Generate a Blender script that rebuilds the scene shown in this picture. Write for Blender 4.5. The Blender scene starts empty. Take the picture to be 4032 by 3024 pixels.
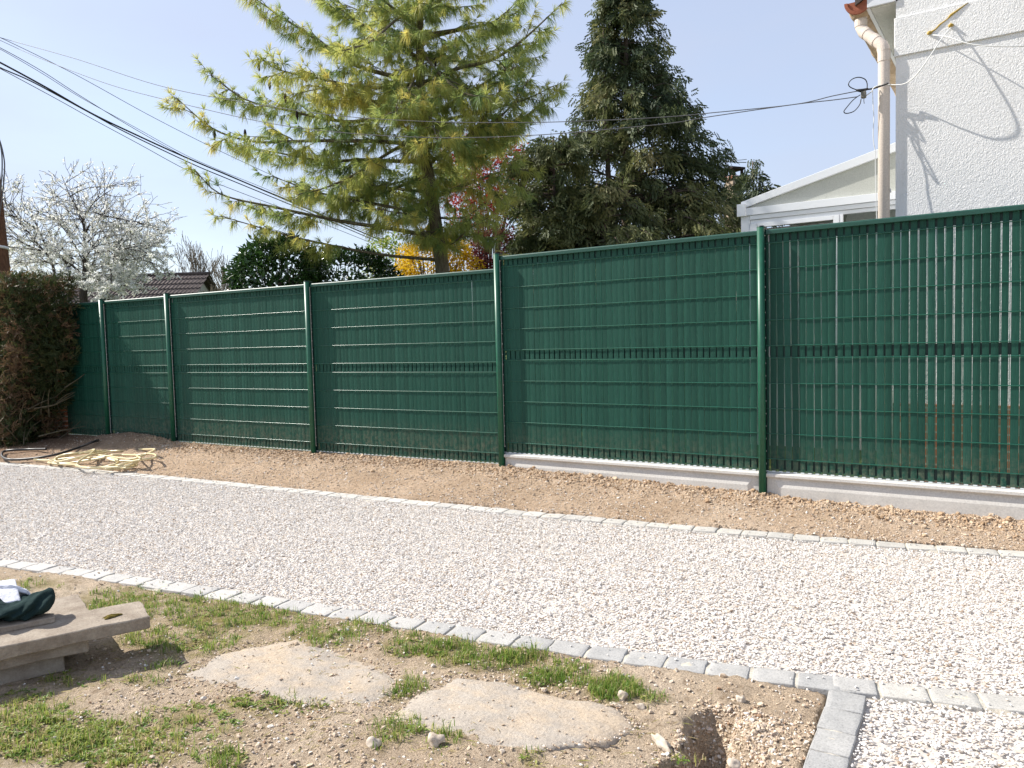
import bpy, math, random
import numpy as np
from mathutils import Vector, Matrix
R = math.radians
rng = np.random.default_rng(7)
random.seed(7)
sc = bpy.context.scene
COL = sc.collection

# ------------------------------------------------------------------ camera
CAM = np.array([4.2608, -6.2169, 1.0996]); YAW, PITCH, ROLL, FPX = -0.58832, -0.057472, -0.026379, 3041.6
FW = np.array([math.sin(YAW)*math.cos(PITCH), math.cos(YAW)*math.cos(PITCH), math.sin(PITCH)])
_r0 = np.array([math.cos(YAW), -math.sin(YAW), 0]); _u0 = np.cross(_r0, FW)
RT = _r0*math.cos(ROLL)+_u0*math.sin(ROLL); UP = -_r0*math.sin(ROLL)+_u0*math.cos(ROLL)
cam = bpy.data.cameras.new('camera'); camo = bpy.data.objects.new('camera', cam); COL.objects.link(camo)
cam.sensor_width = 36; cam.lens = FPX/4032*36; cam.clip_start = 0.05; cam.clip_end = 2000
camo.matrix_world = Matrix(((RT[0], UP[0], -FW[0], CAM[0]), (RT[1], UP[1], -FW[1], CAM[1]), (RT[2], UP[2], -FW[2], CAM[2]), (0, 0, 0, 1)))
sc.camera = camo
# ------------------------------------------------------------------ sky, sun, exposure
SUN_AZ, SUN_EL = R(15), R(43)
world = bpy.data.worlds.new('World'); sc.world = world; world.use_nodes = True
wn = world.node_tree; bg = wn.nodes['Background']
sky = wn.nodes.new('ShaderNodeTexSky'); sky.sky_type = 'NISHITA'; sky.sun_disc = False
sky.sun_elevation = SUN_EL; sky.sun_rotation = R(255); sky.air_density = 1.0; sky.dust_density = 1.2; sky.ozone_density = 1.2
bg.inputs[1].default_value = 0.105
# a thin even veil of high cirrus over the clear sky
_tc = wn.nodes.new('ShaderNodeTexCoord'); _nz = wn.nodes.new('ShaderNodeTexNoise'); _nz.inputs['Scale'].default_value = 2.2; _nz.inputs['Detail'].default_value = 5
_mp = wn.nodes.new('ShaderNodeMapping'); _mp.inputs['Scale'].default_value = (1, 1, 3.5); wn.links.new(_tc.outputs['Generated'], _mp.inputs[0]); wn.links.new(_mp.outputs[0], _nz.inputs['Vector'])
_mr = wn.nodes.new('ShaderNodeMapRange'); _mr.inputs[1].default_value = .3; _mr.inputs[2].default_value = .7; _mr.inputs[3].default_value = .56; _mr.inputs[4].default_value = .82
wn.links.new(_nz.outputs['Fac'], _mr.inputs[0]); _mx = wn.nodes.new('ShaderNodeMix'); _mx.data_type = 'RGBA'
wn.links.new(_mr.outputs[0], _mx.inputs[0]); wn.links.new(sky.outputs[0], _mx.inputs[6]); _mx.inputs[7].default_value = (2.55, 2.78, 3.45, 1)
wn.links.new(_mx.outputs[2], bg.inputs[0])
sun = bpy.data.lights.new('sun', 'SUN'); suno = bpy.data.objects.new('sun', sun); COL.objects.link(suno)
sun.energy = 3.2; sun.angle = R(0.53); sun.color = (1.0, 0.955, 0.88)
Ld = Vector((math.cos(SUN_AZ)*math.cos(SUN_EL), math.sin(SUN_AZ)*math.cos(SUN_EL), -math.sin(SUN_EL)))
suno.rotation_euler = Ld.to_track_quat('-Z', 'Y').to_euler(); suno.location = (-20, -6, 20)
sc.view_settings.view_transform = 'Standard'; sc.view_settings.look = 'None'; sc.view_settings.gamma = 1
sc.view_settings.exposure = 1.25
sc.cycles.max_bounces = 8; sc.cycles.transparent_max_bounces = 12

# ------------------------------------------------------------------ picture-to-world helpers (survey of the place)
S = 4032/2212.0
def ray(u, v): return FW+RT*((u-2016)/FPX)-UP*((v-1512)/FPX)
def gnd(x, y, z):
    d = ray(x*S, y*S); return CAM+d*((z-CAM[2])/d[2])
def aty(x, y, Y):
    d = ray(x*S, y*S); return CAM+d*((Y-CAM[1])/d[1])
def dep(x, y, D): return CAM+ray(x*S, y*S)*D

# ------------------------------------------------------------------ object helpers
def link(name, me, parent=None, mat=None):
    o = bpy.data.objects.new(name, me); COL.objects.link(o)
    if parent is not None: o.parent = parent
    if mat is not None: me.materials.append(mat)
    return o
def tag(o, label=None, cat=None, group=None, kind=None):
    if label: o['label'] = label
    if cat: o['category'] = cat
    if group: o['group'] = group
    if kind: o['kind'] = kind
    return o
def thing(name, label, cat, loc=(0, 0, 0), rz=0, group=None):
    o = bpy.data.objects.new(name, None); COL.objects.link(o); o.location = loc; o.rotation_euler = (0, 0, rz)
    o.empty_display_size = .2
    return tag(o, label, cat, group)
class MB:
    def __init__(s): s.v = []; s.f = []; s.m = []; s.mi = 0
    def add(s, vs, fs):
        n = len(s.v); s.v += [tuple(map(float, p)) for p in vs]
        for f in fs: s.f.append(tuple(i+n for i in f)); s.m.append(s.mi)
    def box(s, x0, x1, y0, y1, z0, z1):
        s.add([(x0, y0, z0), (x1, y0, z0), (x1, y1, z0), (x0, y1, z0), (x0, y0, z1), (x1, y0, z1), (x1, y1, z1), (x0, y1, z1)],
              [(0, 3, 2, 1), (4, 5, 6, 7), (0, 1, 5, 4), (1, 2, 6, 5), (2, 3, 7, 6), (3, 0, 4, 7)])
    def tube(s, pts, rad, n=6, cap=True):
        P = [np.array(p, float) for p in pts]; k = len(P)
        if not hasattr(rad, '__len__'): rad = [rad]*k
        prev = None; rings = []
        for i in range(k):
            t = P[min(i+1, k-1)]-P[max(i-1, 0)]; t = t/(np.linalg.norm(t)+1e-12)
            if prev is None:
                a = np.array([0, 0, 1.]) if abs(t[2]) < .9 else np.array([1., 0, 0])
                prev = np.cross(t, a)
            prev = prev-t*(prev@t); prev /= np.linalg.norm(prev)+1e-12
            b = np.cross(t, prev)
            rings.append([P[i]+rad[i]*(math.cos(2*math.pi*j/n)*prev+math.sin(2*math.pi*j/n)*b) for j in range(n)])
        vs = [q for r in rings for q in r]; fs = []
        for i in range(k-1):
            for j in range(n):
                fs.append((i*n+j, i*n+(j+1) % n, (i+1)*n+(j+1) % n, (i+1)*n+j))
        if cap: fs.append(tuple(range(n-1, -1, -1))); fs.append(tuple((k-1)*n+j for j in range(n)))
        s.add(vs, fs)
    def build(s, name, mat, parent=None, smooth=False):
        me = bpy.data.meshes.new(name); me.from_pydata(s.v, [], s.f)
        mats = mat if isinstance(mat, (list, tuple)) else [mat]
        for m in mats: me.materials.append(m)
        if len(mats) > 1: me.polygons.foreach_set('material_index', s.m)
        if smooth: me.polygons.foreach_set('use_smooth', [True]*len(s.f))
        me.update()
        return link(name, me, parent)
def np_mesh(name, V, F, mat, parent=None, tint=None, smooth=False):
    """V (n,3), F (m,k) arrays; tint: per-vertex float attribute"""
    me = bpy.data.meshes.new(name); V = np.ascontiguousarray(V, np.float32); F = np.ascontiguousarray(F, np.int32)
    me.vertices.add(len(V)); me.vertices.foreach_set('co', V.ravel())
    k = F.shape[1]; me.loops.add(F.size); me.loops.foreach_set('vertex_index', F.ravel())
    me.polygons.add(len(F)); me.polygons.foreach_set('loop_start', np.arange(0, F.size, k, dtype=np.int32))
    me.polygons.foreach_set('loop_total', np.full(len(F), k, np.int32))
    if smooth: me.polygons.foreach_set('use_smooth', np.ones(len(F), bool))
    if tint is not None:
        a = me.attributes.new('tint', 'FLOAT', 'POINT'); a.data.foreach_set('value', np.ascontiguousarray(tint, np.float32))
    me.update(calc_edges=True); me.validate()
    return link(name, me, parent, mat)
def bevel(o, w=.005, seg=2, ang=30):
    b = o.modifiers.new('bevel', 'BEVEL'); b.width = w; b.segments = seg; b.limit_method = 'ANGLE'; b.angle_limit = R(ang)
    return o

def hsh(ix, iy, seed):
    h = (ix.astype(np.int64)*374761393+iy.astype(np.int64)*668265263+seed*974711) & 0x7fffffff
    h = ((h ^ (h >> 13))*1274126177) & 0x7fffffff
    return ((h ^ (h >> 16)) & 0xffff)/65535.0
def vnoise(x, y, seed=0):
    x = np.asarray(x, float); y = np.asarray(y, float)
    ix = np.floor(x); iy = np.floor(y); fx = x-ix; fy = y-iy; fx = fx*fx*(3-2*fx); fy = fy*fy*(3-2*fy)
    a = hsh(ix, iy, seed); b = hsh(ix+1, iy, seed); c = hsh(ix, iy+1, seed); d = hsh(ix+1, iy+1, seed)
    return (a*(1-fx)+b*fx)*(1-fy)+(c*(1-fx)+d*fx)*fy
def fbm(x, y, sc_, oct_=4, seed=0):
    t = 0; a = 1; n = 0
    for i in range(oct_):
        t = t+a*(vnoise(np.asarray(x)*sc_, np.asarray(y)*sc_, seed+i*17)-.5); n += a; a *= .55; sc_ *= 2.1
    return t/n*2
def sst(a, b, x):
    t = np.clip((np.asarray(x, float)-a)/(b-a), 0, 1); return t*t*(3-2*t)

# ------------------------------------------------------------------ materials
def mat(name, base=(.5, .5, .5), rough=.7, spec=.4, metal=0):
    m = bpy.data.materials.new(name); m.use_nodes = True; p = m.node_tree.nodes['Principled BSDF']
    p.inputs['Base Color'].default_value = (*base, 1); p.inputs['Roughness'].default_value = rough
    p.inputs['Specular IOR Level'].default_value = spec; p.inputs['Metallic'].default_value = metal
    return m
def N(m, t, **kw):
    n = m.node_tree.nodes.new(t)
    for k, v in kw.items():
        if isinstance(v, (int, float, str, bool)) and hasattr(n, k): setattr(n, k, v)
        else: n.inputs[k].default_value = v
    return n
def L(m, a, b): m.node_tree.links.new(a, b)
def P(m): return m.node_tree.nodes['Principled BSDF']
def coords(m, scale=(1, 1, 1), obj=True):
    tc = N(m, 'ShaderNodeTexCoord'); mp = N(m, 'ShaderNodeMapping'); mp.inputs['Scale'].default_value = scale
    L(m, tc.outputs['Object' if obj else 'Generated'], mp.inputs['Vector']); return mp.outputs[0]
def worldco(m, scale=(1, 1, 1)):
    g = N(m, 'ShaderNodeNewGeometry'); mp = N(m, 'ShaderNodeMapping'); mp.inputs['Scale'].default_value = scale
    L(m, g.outputs['Position'], mp.inputs['Vector']); return mp.outputs[0]
def noise(m, vec, scale, detail=4, rough=.55):
    n = N(m, 'ShaderNodeTexNoise'); n.inputs['Scale'].default_value = scale; n.inputs['Detail'].default_value = detail
    n.inputs['Roughness'].default_value = rough
    if vec is not None: L(m, vec, n.inputs['Vector'])
    return n.outputs['Fac']
def ramp(m, fac, stops, interp='LINEAR'):
    r = N(m, 'ShaderNodeValToRGB'); cr = r.color_ramp; cr.interpolation = interp
    while len(cr.elements) < len(stops): cr.elements.new(.5)
    for e, (p, c) in zip(cr.elements, stops): e.position = p; e.color = (*c, 1) if len(c) == 3 else c
    L(m, fac, r.inputs[0]); return r.outputs[0]
def mix(m, fac, a, b, mode='MIX'):
    n = N(m, 'ShaderNodeMix'); n.data_type = 'RGBA'; n.blend_type = mode
    for s_, x in ((n.inputs[0], fac), (n.inputs[6], a), (n.inputs[7], b)):
        if isinstance(x, (int, float)): s_.default_value = x
        elif isinstance(x, tuple): s_.default_value = (*x, 1)
        else: L(m, x, s_)
    return n.outputs[2]
def math_(m, op, a, b=None):
    n = N(m, 'ShaderNodeMath'); n.operation = op
    for i, x in enumerate((a, b)):
        if x is None: continue
        if isinstance(x, (int, float)): n.inputs[i].default_value = x
        else: L(m, x, n.inputs[i])
    return n.outputs[0]
def bump(m, h, strength=.3, dist=.01):
    b = N(m, 'ShaderNodeBump'); b.inputs['Strength'].default_value = strength; b.inputs['Distance'].default_value = dist
    L(m, h, b.inputs['Height']); L(m, b.outputs[0], P(m).inputs['Normal'])
def setc(m, c): L(m, c, P(m).inputs['Base Color'])
def attr(m, name):
    a = N(m, 'ShaderNodeAttribute'); a.attribute_name = name; return a.outputs['Fac']
def leafy(name, stops, rough=.5, trans=.3, spec=.3):
    """foliage: tint attribute through a ramp, some light let through"""
    m = mat(name, rough=rough, spec=spec); c = ramp(m, attr(m, 'tint'), stops); setc(m, c)
    tr = N(m, 'ShaderNodeBsdfTranslucent'); L(m, c, tr.inputs[0])
    mx = N(m, 'ShaderNodeMixShader'); mx.inputs[0].default_value = trans
    out = m.node_tree.nodes['Material Output']
    L(m, P(m).outputs[0], mx.inputs[1]); L(m, tr.outputs[0], mx.inputs[2]); L(m, mx.outputs[0], out.inputs[0])
    return m

def m_ground():
    m = mat('earth', rough=.95, spec=.15); w = worldco(m)
    n1 = noise(m, w, 1.7, 5); n2 = noise(m, w, 22, 6, .65); n3 = noise(m, w, 120, 4, .7)
    far = ramp(m, n1, [(.3, (.47, .34, .23)), (.55, (.575, .43, .305)), (.75, (.64, .505, .38))])
    near = ramp(m, n1, [(.3, (.49, .375, .265)), (.55, (.59, .47, .345)), (.75, (.65, .535, .415))])
    c = mix(m, attr(m, 'near'), far, near)
    c = mix(m, 1.0, c, ramp(m, n2, [(.3, (.62, .57, .52)), (.46, (.97, .97, .97)), (.72, (1.15, 1.13, 1.1))]), 'MULTIPLY')
    c = mix(m, 1.0, c, ramp(m, n3, [(.32, (.6, .56, .52)), (.5, (1, 1, 1)), (.7, (1.2, 1.2, 1.2))]), 'MULTIPLY')
    damp_shade = ramp(m, attr(m, 'damp_shade'), [(0, (1, 1, 1)), (1, (.42, .36, .33))]); c = mix(m, 1.0, c, damp_shade, 'MULTIPLY')  # darkens moist soil and paints in the hedge's shade with it
    moss = ramp(m, noise(m, w, 60, 5, .7), [(.3, (.12, .12, .03)), (.5, (.25, .21, .07)), (.7, (.40, .30, .15))])
    gm = math_(m, 'MULTIPLY', attr(m, 'green'), ramp(m, noise(m, w, 9, 5, .65), [(.36, (0, 0, 0)), (.56, (1, 1, 1))]))
    c = mix(m, gm, c, moss)
    lawn = ramp(m, noise(m, w, 3, 6, .7), [(.3, (.05, .09, .02)), (.7, (.14, .17, .05))])
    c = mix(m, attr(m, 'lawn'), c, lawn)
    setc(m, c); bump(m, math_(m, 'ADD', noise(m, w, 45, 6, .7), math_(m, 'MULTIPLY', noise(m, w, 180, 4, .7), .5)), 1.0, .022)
    return m
def m_pebble(name, stops, rough=.7):
    m = mat(name, rough=rough, spec=.3); oi = N(m, 'ShaderNodeObjectInfo')
    c = ramp(m, oi.outputs['Random'], stops); v = coords(m)
    c = mix(m, 1.0, c, ramp(m, noise(m, v, 2.5, 4), [(.3, (.86, .84, .82)), (.65, (1.04, 1.04, 1.04))]), 'MULTIPLY')
    setc(m, c); return m
def m_paver(name, a, b):
    m = mat(name, rough=.85, spec=.25); w = worldco(m); oi = N(m, 'ShaderNodeObjectInfo')
    c = ramp(m, noise(m, w, 9, 6, .65), [(.3, a), (.7, b)])
    dx = N(m, 'ShaderNodeSeparateXYZ'); L(m, w, dx.inputs[0]); df = math_(m, 'MULTIPLY', ramp(m, math_(m, 'MULTIPLY', dx.outputs[0], .25), [(.0, (.75, .75, .75)), (.8, (.0, .0, .0))]), ramp(m, noise(m, w, 5, 5, .7), [(.25, (.4, .4, .4)), (.7, (1, 1, 1))]))
    c = mix(m, df, c, (.58, .55, .51))
    c = mix(m, 1.0, c, ramp(m, oi.outputs['Random'], [(0, (.90, .905, .91)), (1, (1.08, 1.07, 1.05))]), 'MULTIPLY')
    c = mix(m, 1.0, c, ramp(m, noise(m, w, 140, 3, .7), [(.33, (.72, .72, .72)), (.5, (1, 1, 1)), (.75, (1.12, 1.12, 1.12))]), 'MULTIPLY')
    setc(m, c); bump(m, noise(m, w, 70, 6, .7), .5, .006); return m
def m_conc(name, a, b, scale=6, bs=.35):
    m = mat(name, rough=.88, spec=.2); w = worldco(m)
    c = ramp(m, noise(m, w, scale, 7, .65), [(.3, a), (.7, b)])
    c = mix(m, 1.0, c, ramp(m, noise(m, w, 90, 4, .7), [(.3, (.8, .8, .8)), (.55, (1, 1, 1)), (.75, (1.1, 1.1, 1.1))]), 'MULTIPLY')
    setc(m, c); bump(m, noise(m, w, 110, 5, .7), bs, .006); return m
def m_flag():
    m = mat('dusty_flagstone', rough=.92, spec=.15); w = worldco(m)
    c = ramp(m, noise(m, w, 5, 6, .7), [(.3, (.29, .255, .22)), (.5, (.38, .335, .285)), (.7, (.46, .405, .34))])
    soil = ramp(m, noise(m, w, 30, 5, .7), [(.3, (.42, .335, .245)), (.7, (.53, .435, .33))])
    c = mix(m, ramp(m, noise(m, worldco(m, (1, 1.3, 1)), 2.6, 7, .72), [(.46, (0, 0, 0)), (.60, (1, 1, 1))]), c, soil)
    c = mix(m, 1.0, c, ramp(m, noise(m, w, 130, 4, .7), [(.3, (.72, .70, .68)), (.5, (1, 1, 1)), (.72, (1.15, 1.14, 1.12))]), 'MULTIPLY')
    setc(m, c); bump(m, math_(m, 'ADD', noise(m, w, 60, 6, .7), math_(m, 'MULTIPLY', noise(m, w, 14, 4), .8)), .8, .008); return m
def m_slat():
    m = mat('green_slat_plastic', rough=.55, spec=.22); w = worldco(m, (1, 1, .045))
    streak = noise(m, w, 260, 5, .7); t = attr(m, 'tint')
    c = ramp(m, t, [(0, (.008, .051, .035)), (.5, (.010, .061, .042)), (1, (.014, .074, .052))])
    c = mix(m, 1.0, c, ramp(m, streak, [(.3, (.72, .74, .76)), (.5, (1, 1, 1)), (.72, (1.35, 1.32, 1.3))]), 'MULTIPLY')
    w2 = worldco(m, (1, 1, .35)); spots = noise(m, w2, 30, 6, .75)
    c = mix(m, ramp(m, spots, [(.60, (0, 0, 0)), (.78, (.3, .3, .3))]), c, (.06, .15, .12))
    zs = N(m, 'ShaderNodeSeparateXYZ'); L(m, worldco(m), zs.inputs[0])
    mud = math_(m, 'MULTIPLY', ramp(m, zs.outputs[2], [(.0, (.55, .55, .55)), (.30, (0, 0, 0))]), ramp(m, noise(m, worldco(m), 24, 6, .75), [(.42, (0, 0, 0)), (.72, (1, 1, 1))]))
    c = mix(m, mud, c, (.22, .19, .13))
    setc(m, c)
    h = math_(m, 'ADD', streak, math_(m, 'MULTIPLY', noise(m, worldco(m, (1, 1, .12)), 40, 3), .8)); bump(m, h, .35, .004)
    return m
def m_coat(name, base, rough=.3):
    m = mat(name, base, rough, .5); w = worldco(m)
    setc(m, mix(m, 1.0, base, ramp(m, noise(m, w, 35, 4), [(.3, (.85, .85, .85)), (.7, (1.12, 1.12, 1.12))]), 'MULTIPLY')); return m
def m_render():
    m = mat('white_render', rough=.93, spec=.15); w = worldco(m)
    c = ramp(m, noise(m, w, 1.3, 5), [(.3, (.76, .755, .745)), (.7, (.83, .825, .815))])
    c = mix(m, ramp(m, noise(m, worldco(m, (1, 1, .3)), 4, 6, .7), [(.55, (0, 0, 0)), (.8, (.35, .35, .35))]), c, (.56, .54, .51))
    setc(m, c)
    drip = math_(m, 'MULTIPLY', ramp(m, noise(m, worldco(m, (1, 1, .05)), 9, 5, .7), [(.52, (0, 0, 0)), (.75, (1, 1, 1))]), ramp(m, noise(m, w, .9, 3), [(.4, (0, 0, 0)), (.65, (.45, .45, .45))]))
    c = mix(m, drip, c, (.50, .48, .44)); setc(m, c)
    n = N(m, 'ShaderNodeTexNoise'); L(m, worldco(m, (1, 1, .75)), n.inputs['Vector']); n.inputs['Scale'].default_value = 50; n.inputs['Detail'].default_value = 3.5; n.inputs['Distortion'].default_value = 1.6
    bump(m, n.outputs['Fac'], .95, .0075); return m
def m_tile():
    m = mat('roof_tiles', rough=.85, spec=.2); v = coords(m)
    c = ramp(m, noise(m, v, 1.5, 5, .7), [(.3, (.075, .060, .054)), (.7, (.13, .105, .096))]); setc(m, c)
    return m
def m_bark(name, a, b):
    m = mat(name, rough=.95, spec=.1); w = worldco(m, (1, 1, .35))
    setc(m, ramp(m, noise(m, w, 28, 6, .7), [(.3, a), (.7, b)])); bump(m, noise(m, w, 40, 6, .7), .8, .02); return m
def m_fabric(name, a, b):
    m = mat(name, rough=.95, spec=.1); v = worldco(m)
    setc(m, ramp(m, noise(m, v, 14, 5), [(.3, a), (.7, b)])); bump(m, math_(m, 'ADD', noise(m, v, 420, 3), math_(m, 'MULTIPLY', noise(m, v, 22, 3), 6)), .6, .004); return m
def m_brick():
    m = mat('brick', rough=.9, spec=.15); b = N(m, 'ShaderNodeTexBrick'); w = worldco(m)
    sep = N(m, 'ShaderNodeSeparateXYZ'); cmb = N(m, 'ShaderNodeCombineXYZ'); L(m, w, sep.inputs[0])
    L(m, math_(m, 'ADD', sep.outputs[0], sep.outputs[1]), cmb.inputs[0]); L(m, sep.outputs[2], cmb.inputs[1]); L(m, cmb.outputs[0], b.inputs[0])
    b.inputs['Scale'].default_value = 1; b.inputs['Brick Width'].default_value = .22; b.inputs['Row Height'].default_value = .07; b.inputs['Mortar Size'].default_value = .008
    b.inputs['Color1'].default_value = (.36, .13, .06, 1); b.inputs['Color2'].default_value = (.28, .10, .055, 1); b.inputs['Mortar'].default_value = (.35, .3, .25, 1)
    setc(m, mix(m, 1.0, b.outputs[0], ramp(m, noise(m, w, 20, 5), [(.3, (.7, .7, .7)), (.7, (1.15, 1.15, 1.15))]), 'MULTIPLY')); return m

M = dict(
    ground=m_ground(), slat=m_slat(), render=m_render(), tile=m_tile(), brick=m_brick(),
    wire=m_coat('green_coated_wire', (.012, .10, .064), .29), post=m_coat('green_painted_post', (.009, .095, .052), .42),
    rail=m_coat('green_cap_rail', (.011, .065, .045), .40), dark=mat('dark_green_channel', (.006, .03, .026), .5),
    clip=mat('pale_clip', (.62, .66, .66), .35), hole_light_strap=mat('hole_light_and_strap', (.7, .7, .66), .3),  # last one: painted light of the post holes, also the pole strap
    plinth=m_conc('cast_concrete', (.55, .53, .49), (.63, .61, .57), 3, .15),
    paver=m_paver('grey_paver', (.33, .325, .315), (.42, .412, .398)), paver2=m_paver('buff_grey_paver', (.43, .41, .375), (.52, .50, .46)),
    mortar=m_conc('mortar', (.48, .44, .36), (.60, .55, .47), 40, .7),
    slab=m_conc('weathered_slab', (.25, .20, .155), (.42, .36, .29), 11, .9), flag=m_flag(),
    white=mat('white_frame_paint', (.72, .74, .77), .35), panel=m_conc('pale_panel', (.45, .46, .42), (.52, .53, .49), 2, .05),
    soffit=m_conc('painted_soffit', (.62, .63, .60), (.70, .71, .68), 4, .1), cream=m_conc('cream_pvc', (.70, .60, .52), (.76, .67, .59), 1.5, .03),
    tan=m_conc('dirty_gutter', (.42, .30, .20), (.62, .48, .34), 8, .2), terra=m_conc('terracotta_end', (.30, .10, .06), (.38, .14, .085), 12, .2),
    cable=mat('black_cable', (.02, .02, .022), .5), greycable=mat('grey_cable', (.10, .10, .105), .5), whitecable=mat('white_cable', (.72, .72, .70), .4),
    box=m_conc('dirty_box', (.12, .11, .09), (.32, .30, .26), 30, .4), yellow=m_conc('yellow_sealant', (.42, .28, .06), (.55, .40, .12), 40, .5),
    hose=mat('cream_hose', (.66, .56, .33), .35), blackhose=mat('black_hose', (.03, .028, .028), .45),
    barkp=m_bark('pine_bark', (.075, .062, .042), (.19, .165, .11)), barkc=m_bark('conifer_bark', (.07, .05, .04), (.18, .145, .12)), barkb=m_bark('thin_bark', (.055, .045, .04), (.13, .11, .095)), barkg=m_bark('twig_bark', (.12, .10, .075), (.24, .21, .165)),
    wood=m_bark('pole_wood', (.10, .05, .03), (.20, .105, .06)),
    darkcloth=m_fabric('dark_green_fleece', (.012, .026, .026), (.022, .042, .040)), whitecloth=m_fabric('white_towel', (.62, .62, .67), (.70, .70, .75)),
    chimney=m_conc('chimney_render', (.34, .26, .19), (.45, .36, .27), 6, .3), metal=mat('aerial_metal', (.25, .25, .26), .4, .5, .8),
    cowl=m_conc('dark_cowl', (.015, .015, .018), (.05, .03, .025), 10, .3), farwall=m_conc('far_wall', (.45, .42, .38), (.55, .52, .48), 2, .1),
    moss=m_conc('moss', (.10, .075, .012), (.22, .16, .03), 60, .9),
    stone=m_conc('loose_stone', (.42, .34, .26), (.66, .58, .48), 25, .4),
    tub=mat('pale_blue_plastic', (.50, .55, .62), .4),
    needle=leafy('pine_needles', [(0, (.17, .27, .10)), (.35, (.33, .40, .12)), (.7, (.50, .51, .14)), (1, (.62, .54, .15))], .42, .58),
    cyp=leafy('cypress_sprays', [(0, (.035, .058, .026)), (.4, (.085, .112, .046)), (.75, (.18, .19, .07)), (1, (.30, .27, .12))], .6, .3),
    hedge=leafy('hedge_sprays', [(0, (.030, .048, .016)), (.4, (.065, .085, .028)), (.6, (.12, .075, .042)), (.85, (.19, .12, .07)), (1, (.22, .22, .055))], .6, .25),
    laurel=leafy('laurel_leaves', [(0, (.018, .050, .014)), (.7, (.045, .10, .025)), (1, (.13, .20, .04))], .24, .25, .6),
    blossom=leafy('blossom', [(0, (.50, .54, .36)), (.2, (.80, .80, .74)), (1, (.93, .93, .91))], .7, .5),
    yellowleaf=leafy('forsythia_flowers', [(0, (.50, .30, .01)), (1, (.80, .56, .02))], .6, .4),
    redleaf=leafy('red_leaves', [(0, (.22, .014, .012)), (.6, (.42, .03, .025)), (1, (.42, .10, .045))], .5, .4),
    purple=leafy('purple_leaves', [(0, (.05, .012, .016)), (1, (.20, .035, .04))], .5, .4),
    grass=leafy('grass_blades', [(0, (.10, .19, .035)), (.4, (.20, .31, .055)), (.75, (.38, .40, .10)), (1, (.56, .45, .26))], .5, .45),
)
# interior seen through the conservatory glass
def m_inside():
    m = mat('patterned_blind', rough=.8); v = worldco(m)
    c = ramp(m, noise(m, v, 7, 3), [(.3, (.32, .26, .22)), (.5, (.55, .53, .52)), (.75, (.62, .52, .40))])
    setc(m, c); return m
M['inside'] = m_inside()
g = mat('window_glass', (.9, .93, .95), .03, .5); P(g).inputs['Transmission Weight'].default_value = 1.0; P(g).inputs['IOR'].default_value = 1.15; M['glass'] = g

# ================================================================== GROUND
GZ = -.30
_nu = np.array([(-1.538,-3.855),(-.688,-3.678),(.113,-3.554),(.817,-3.452),(1.423,-3.352),(1.97,-3.273),(2.452,-3.198),(2.885,-3.131),(3.275,-3.066),(3.622,-2.972),(3.945,-2.875),(4.266,-2.804)])
_fu = np.array([(-6.407,-1.78),(-4.693,-1.558),(-3.095,-1.434),(-1.755,-1.33),(-.63,-1.226),(.366,-1.165),(1.197,-1.078),(1.959,-1.015),(2.626,-.945),(3.209,-.861),(3.741,-.765),(4.26,-.673)])
_pn = np.polyfit(_nu[:, 0], _nu[:, 1], 3); _pf = np.polyfit(_fu[:, 0], _fu[:, 1], 3)
def yn(x):
    x = np.asarray(x, float); xc = np.clip(x, -1.6, 4.4); return np.polyval(_pn, xc)+np.where(x < -1.6, (x+1.6)*.2, np.where(x > 4.4, (x-4.4)*.2, 0))
def yf(x):
    x = np.asarray(x, float); xc = np.clip(x, -6.5, 4.4); return np.polyval(_pf, xc)+np.where(x < -6.5, (x+6.5)*.1, np.where(x > 4.4, (x-4.4)*.17, 0))
PW = .135
def xp(y): return 3.707-(np.asarray(y)+3.2)*.063        # centre line of the short cross border
def in_gravel(x, y):
    a = (y > yn(x)) & (y < yf(x)); b = (y < yn(x)-PW) & (x > xp(y)+.07); return a | b
def fence_y(x):
    return np.interp(x, [-9, -6.48, -5.04, -2.52, 0, 6], [-.46, -.335, -.26, -.14, 0, 0])
def H(x, y):
    x = np.asarray(x, float); y = np.asarray(y, float)
    rough = .016*fbm(x, y, 7, 4, 3)+.007*fbm(x, y, 31, 3, 9)
    fy = fence_y(x); e = yf(x)+PW; t = np.clip((y-e)/(fy-e), 0, 1)
    zf = np.interp(x, [-9, -3, -.5, 0, 2.5, 5], [-.13, -.135, -.125, -.13, -.185, -.225])
    z_far = -.292+(zf+.292)*t**.8+rough*1.3*(.35+.65*t)
    z_far = z_far+.035*np.clip(fbm(x, y, 11, 3, 21), 0, 1)*sst(-.16, -.04, y-fy)*(x > -.1)
    z_far = z_far+.10*np.exp(-((x+5.9)/.75)**2-((y+.42)/.42)**2)
    z_back = zf+(-.30-zf)*sst(0, .5, y-fy)+rough*.8
    z_near = -.300+rough*1.1+.02*fbm(x, y, 1.3, 2, 5)
    edge = 3.255+.05*fbm(y*1., y*0+2., 5, 3, 11)+.035*fbm(x, y, 17, 3, 12)
    tr = sst(0, .05, x-edge)*(1-sst(.08+.25*np.clip(-3.45-y, 0, .35), .14+.6*np.clip(-3.45-y, 0, .38), x-edge))*sst(-3.42, -3.62, y)
    z_near = z_near-.23*tr
    z = np.where(y > fy, z_back, np.where(y > e, z_far, np.where(y < yn(x)-PW, z_near, -.36)))
    bed = (y <= e) & (y >= yn(x)-PW) | in_gravel(x, y) | ((abs(x-xp(y)) < .07) & (y < yn(x)-PW))
    z = np.where(bed, -.37, z)
    far = sst(8, 25, np.hypot(x, y)); return z*(1-far)+far*(-.45)
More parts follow.
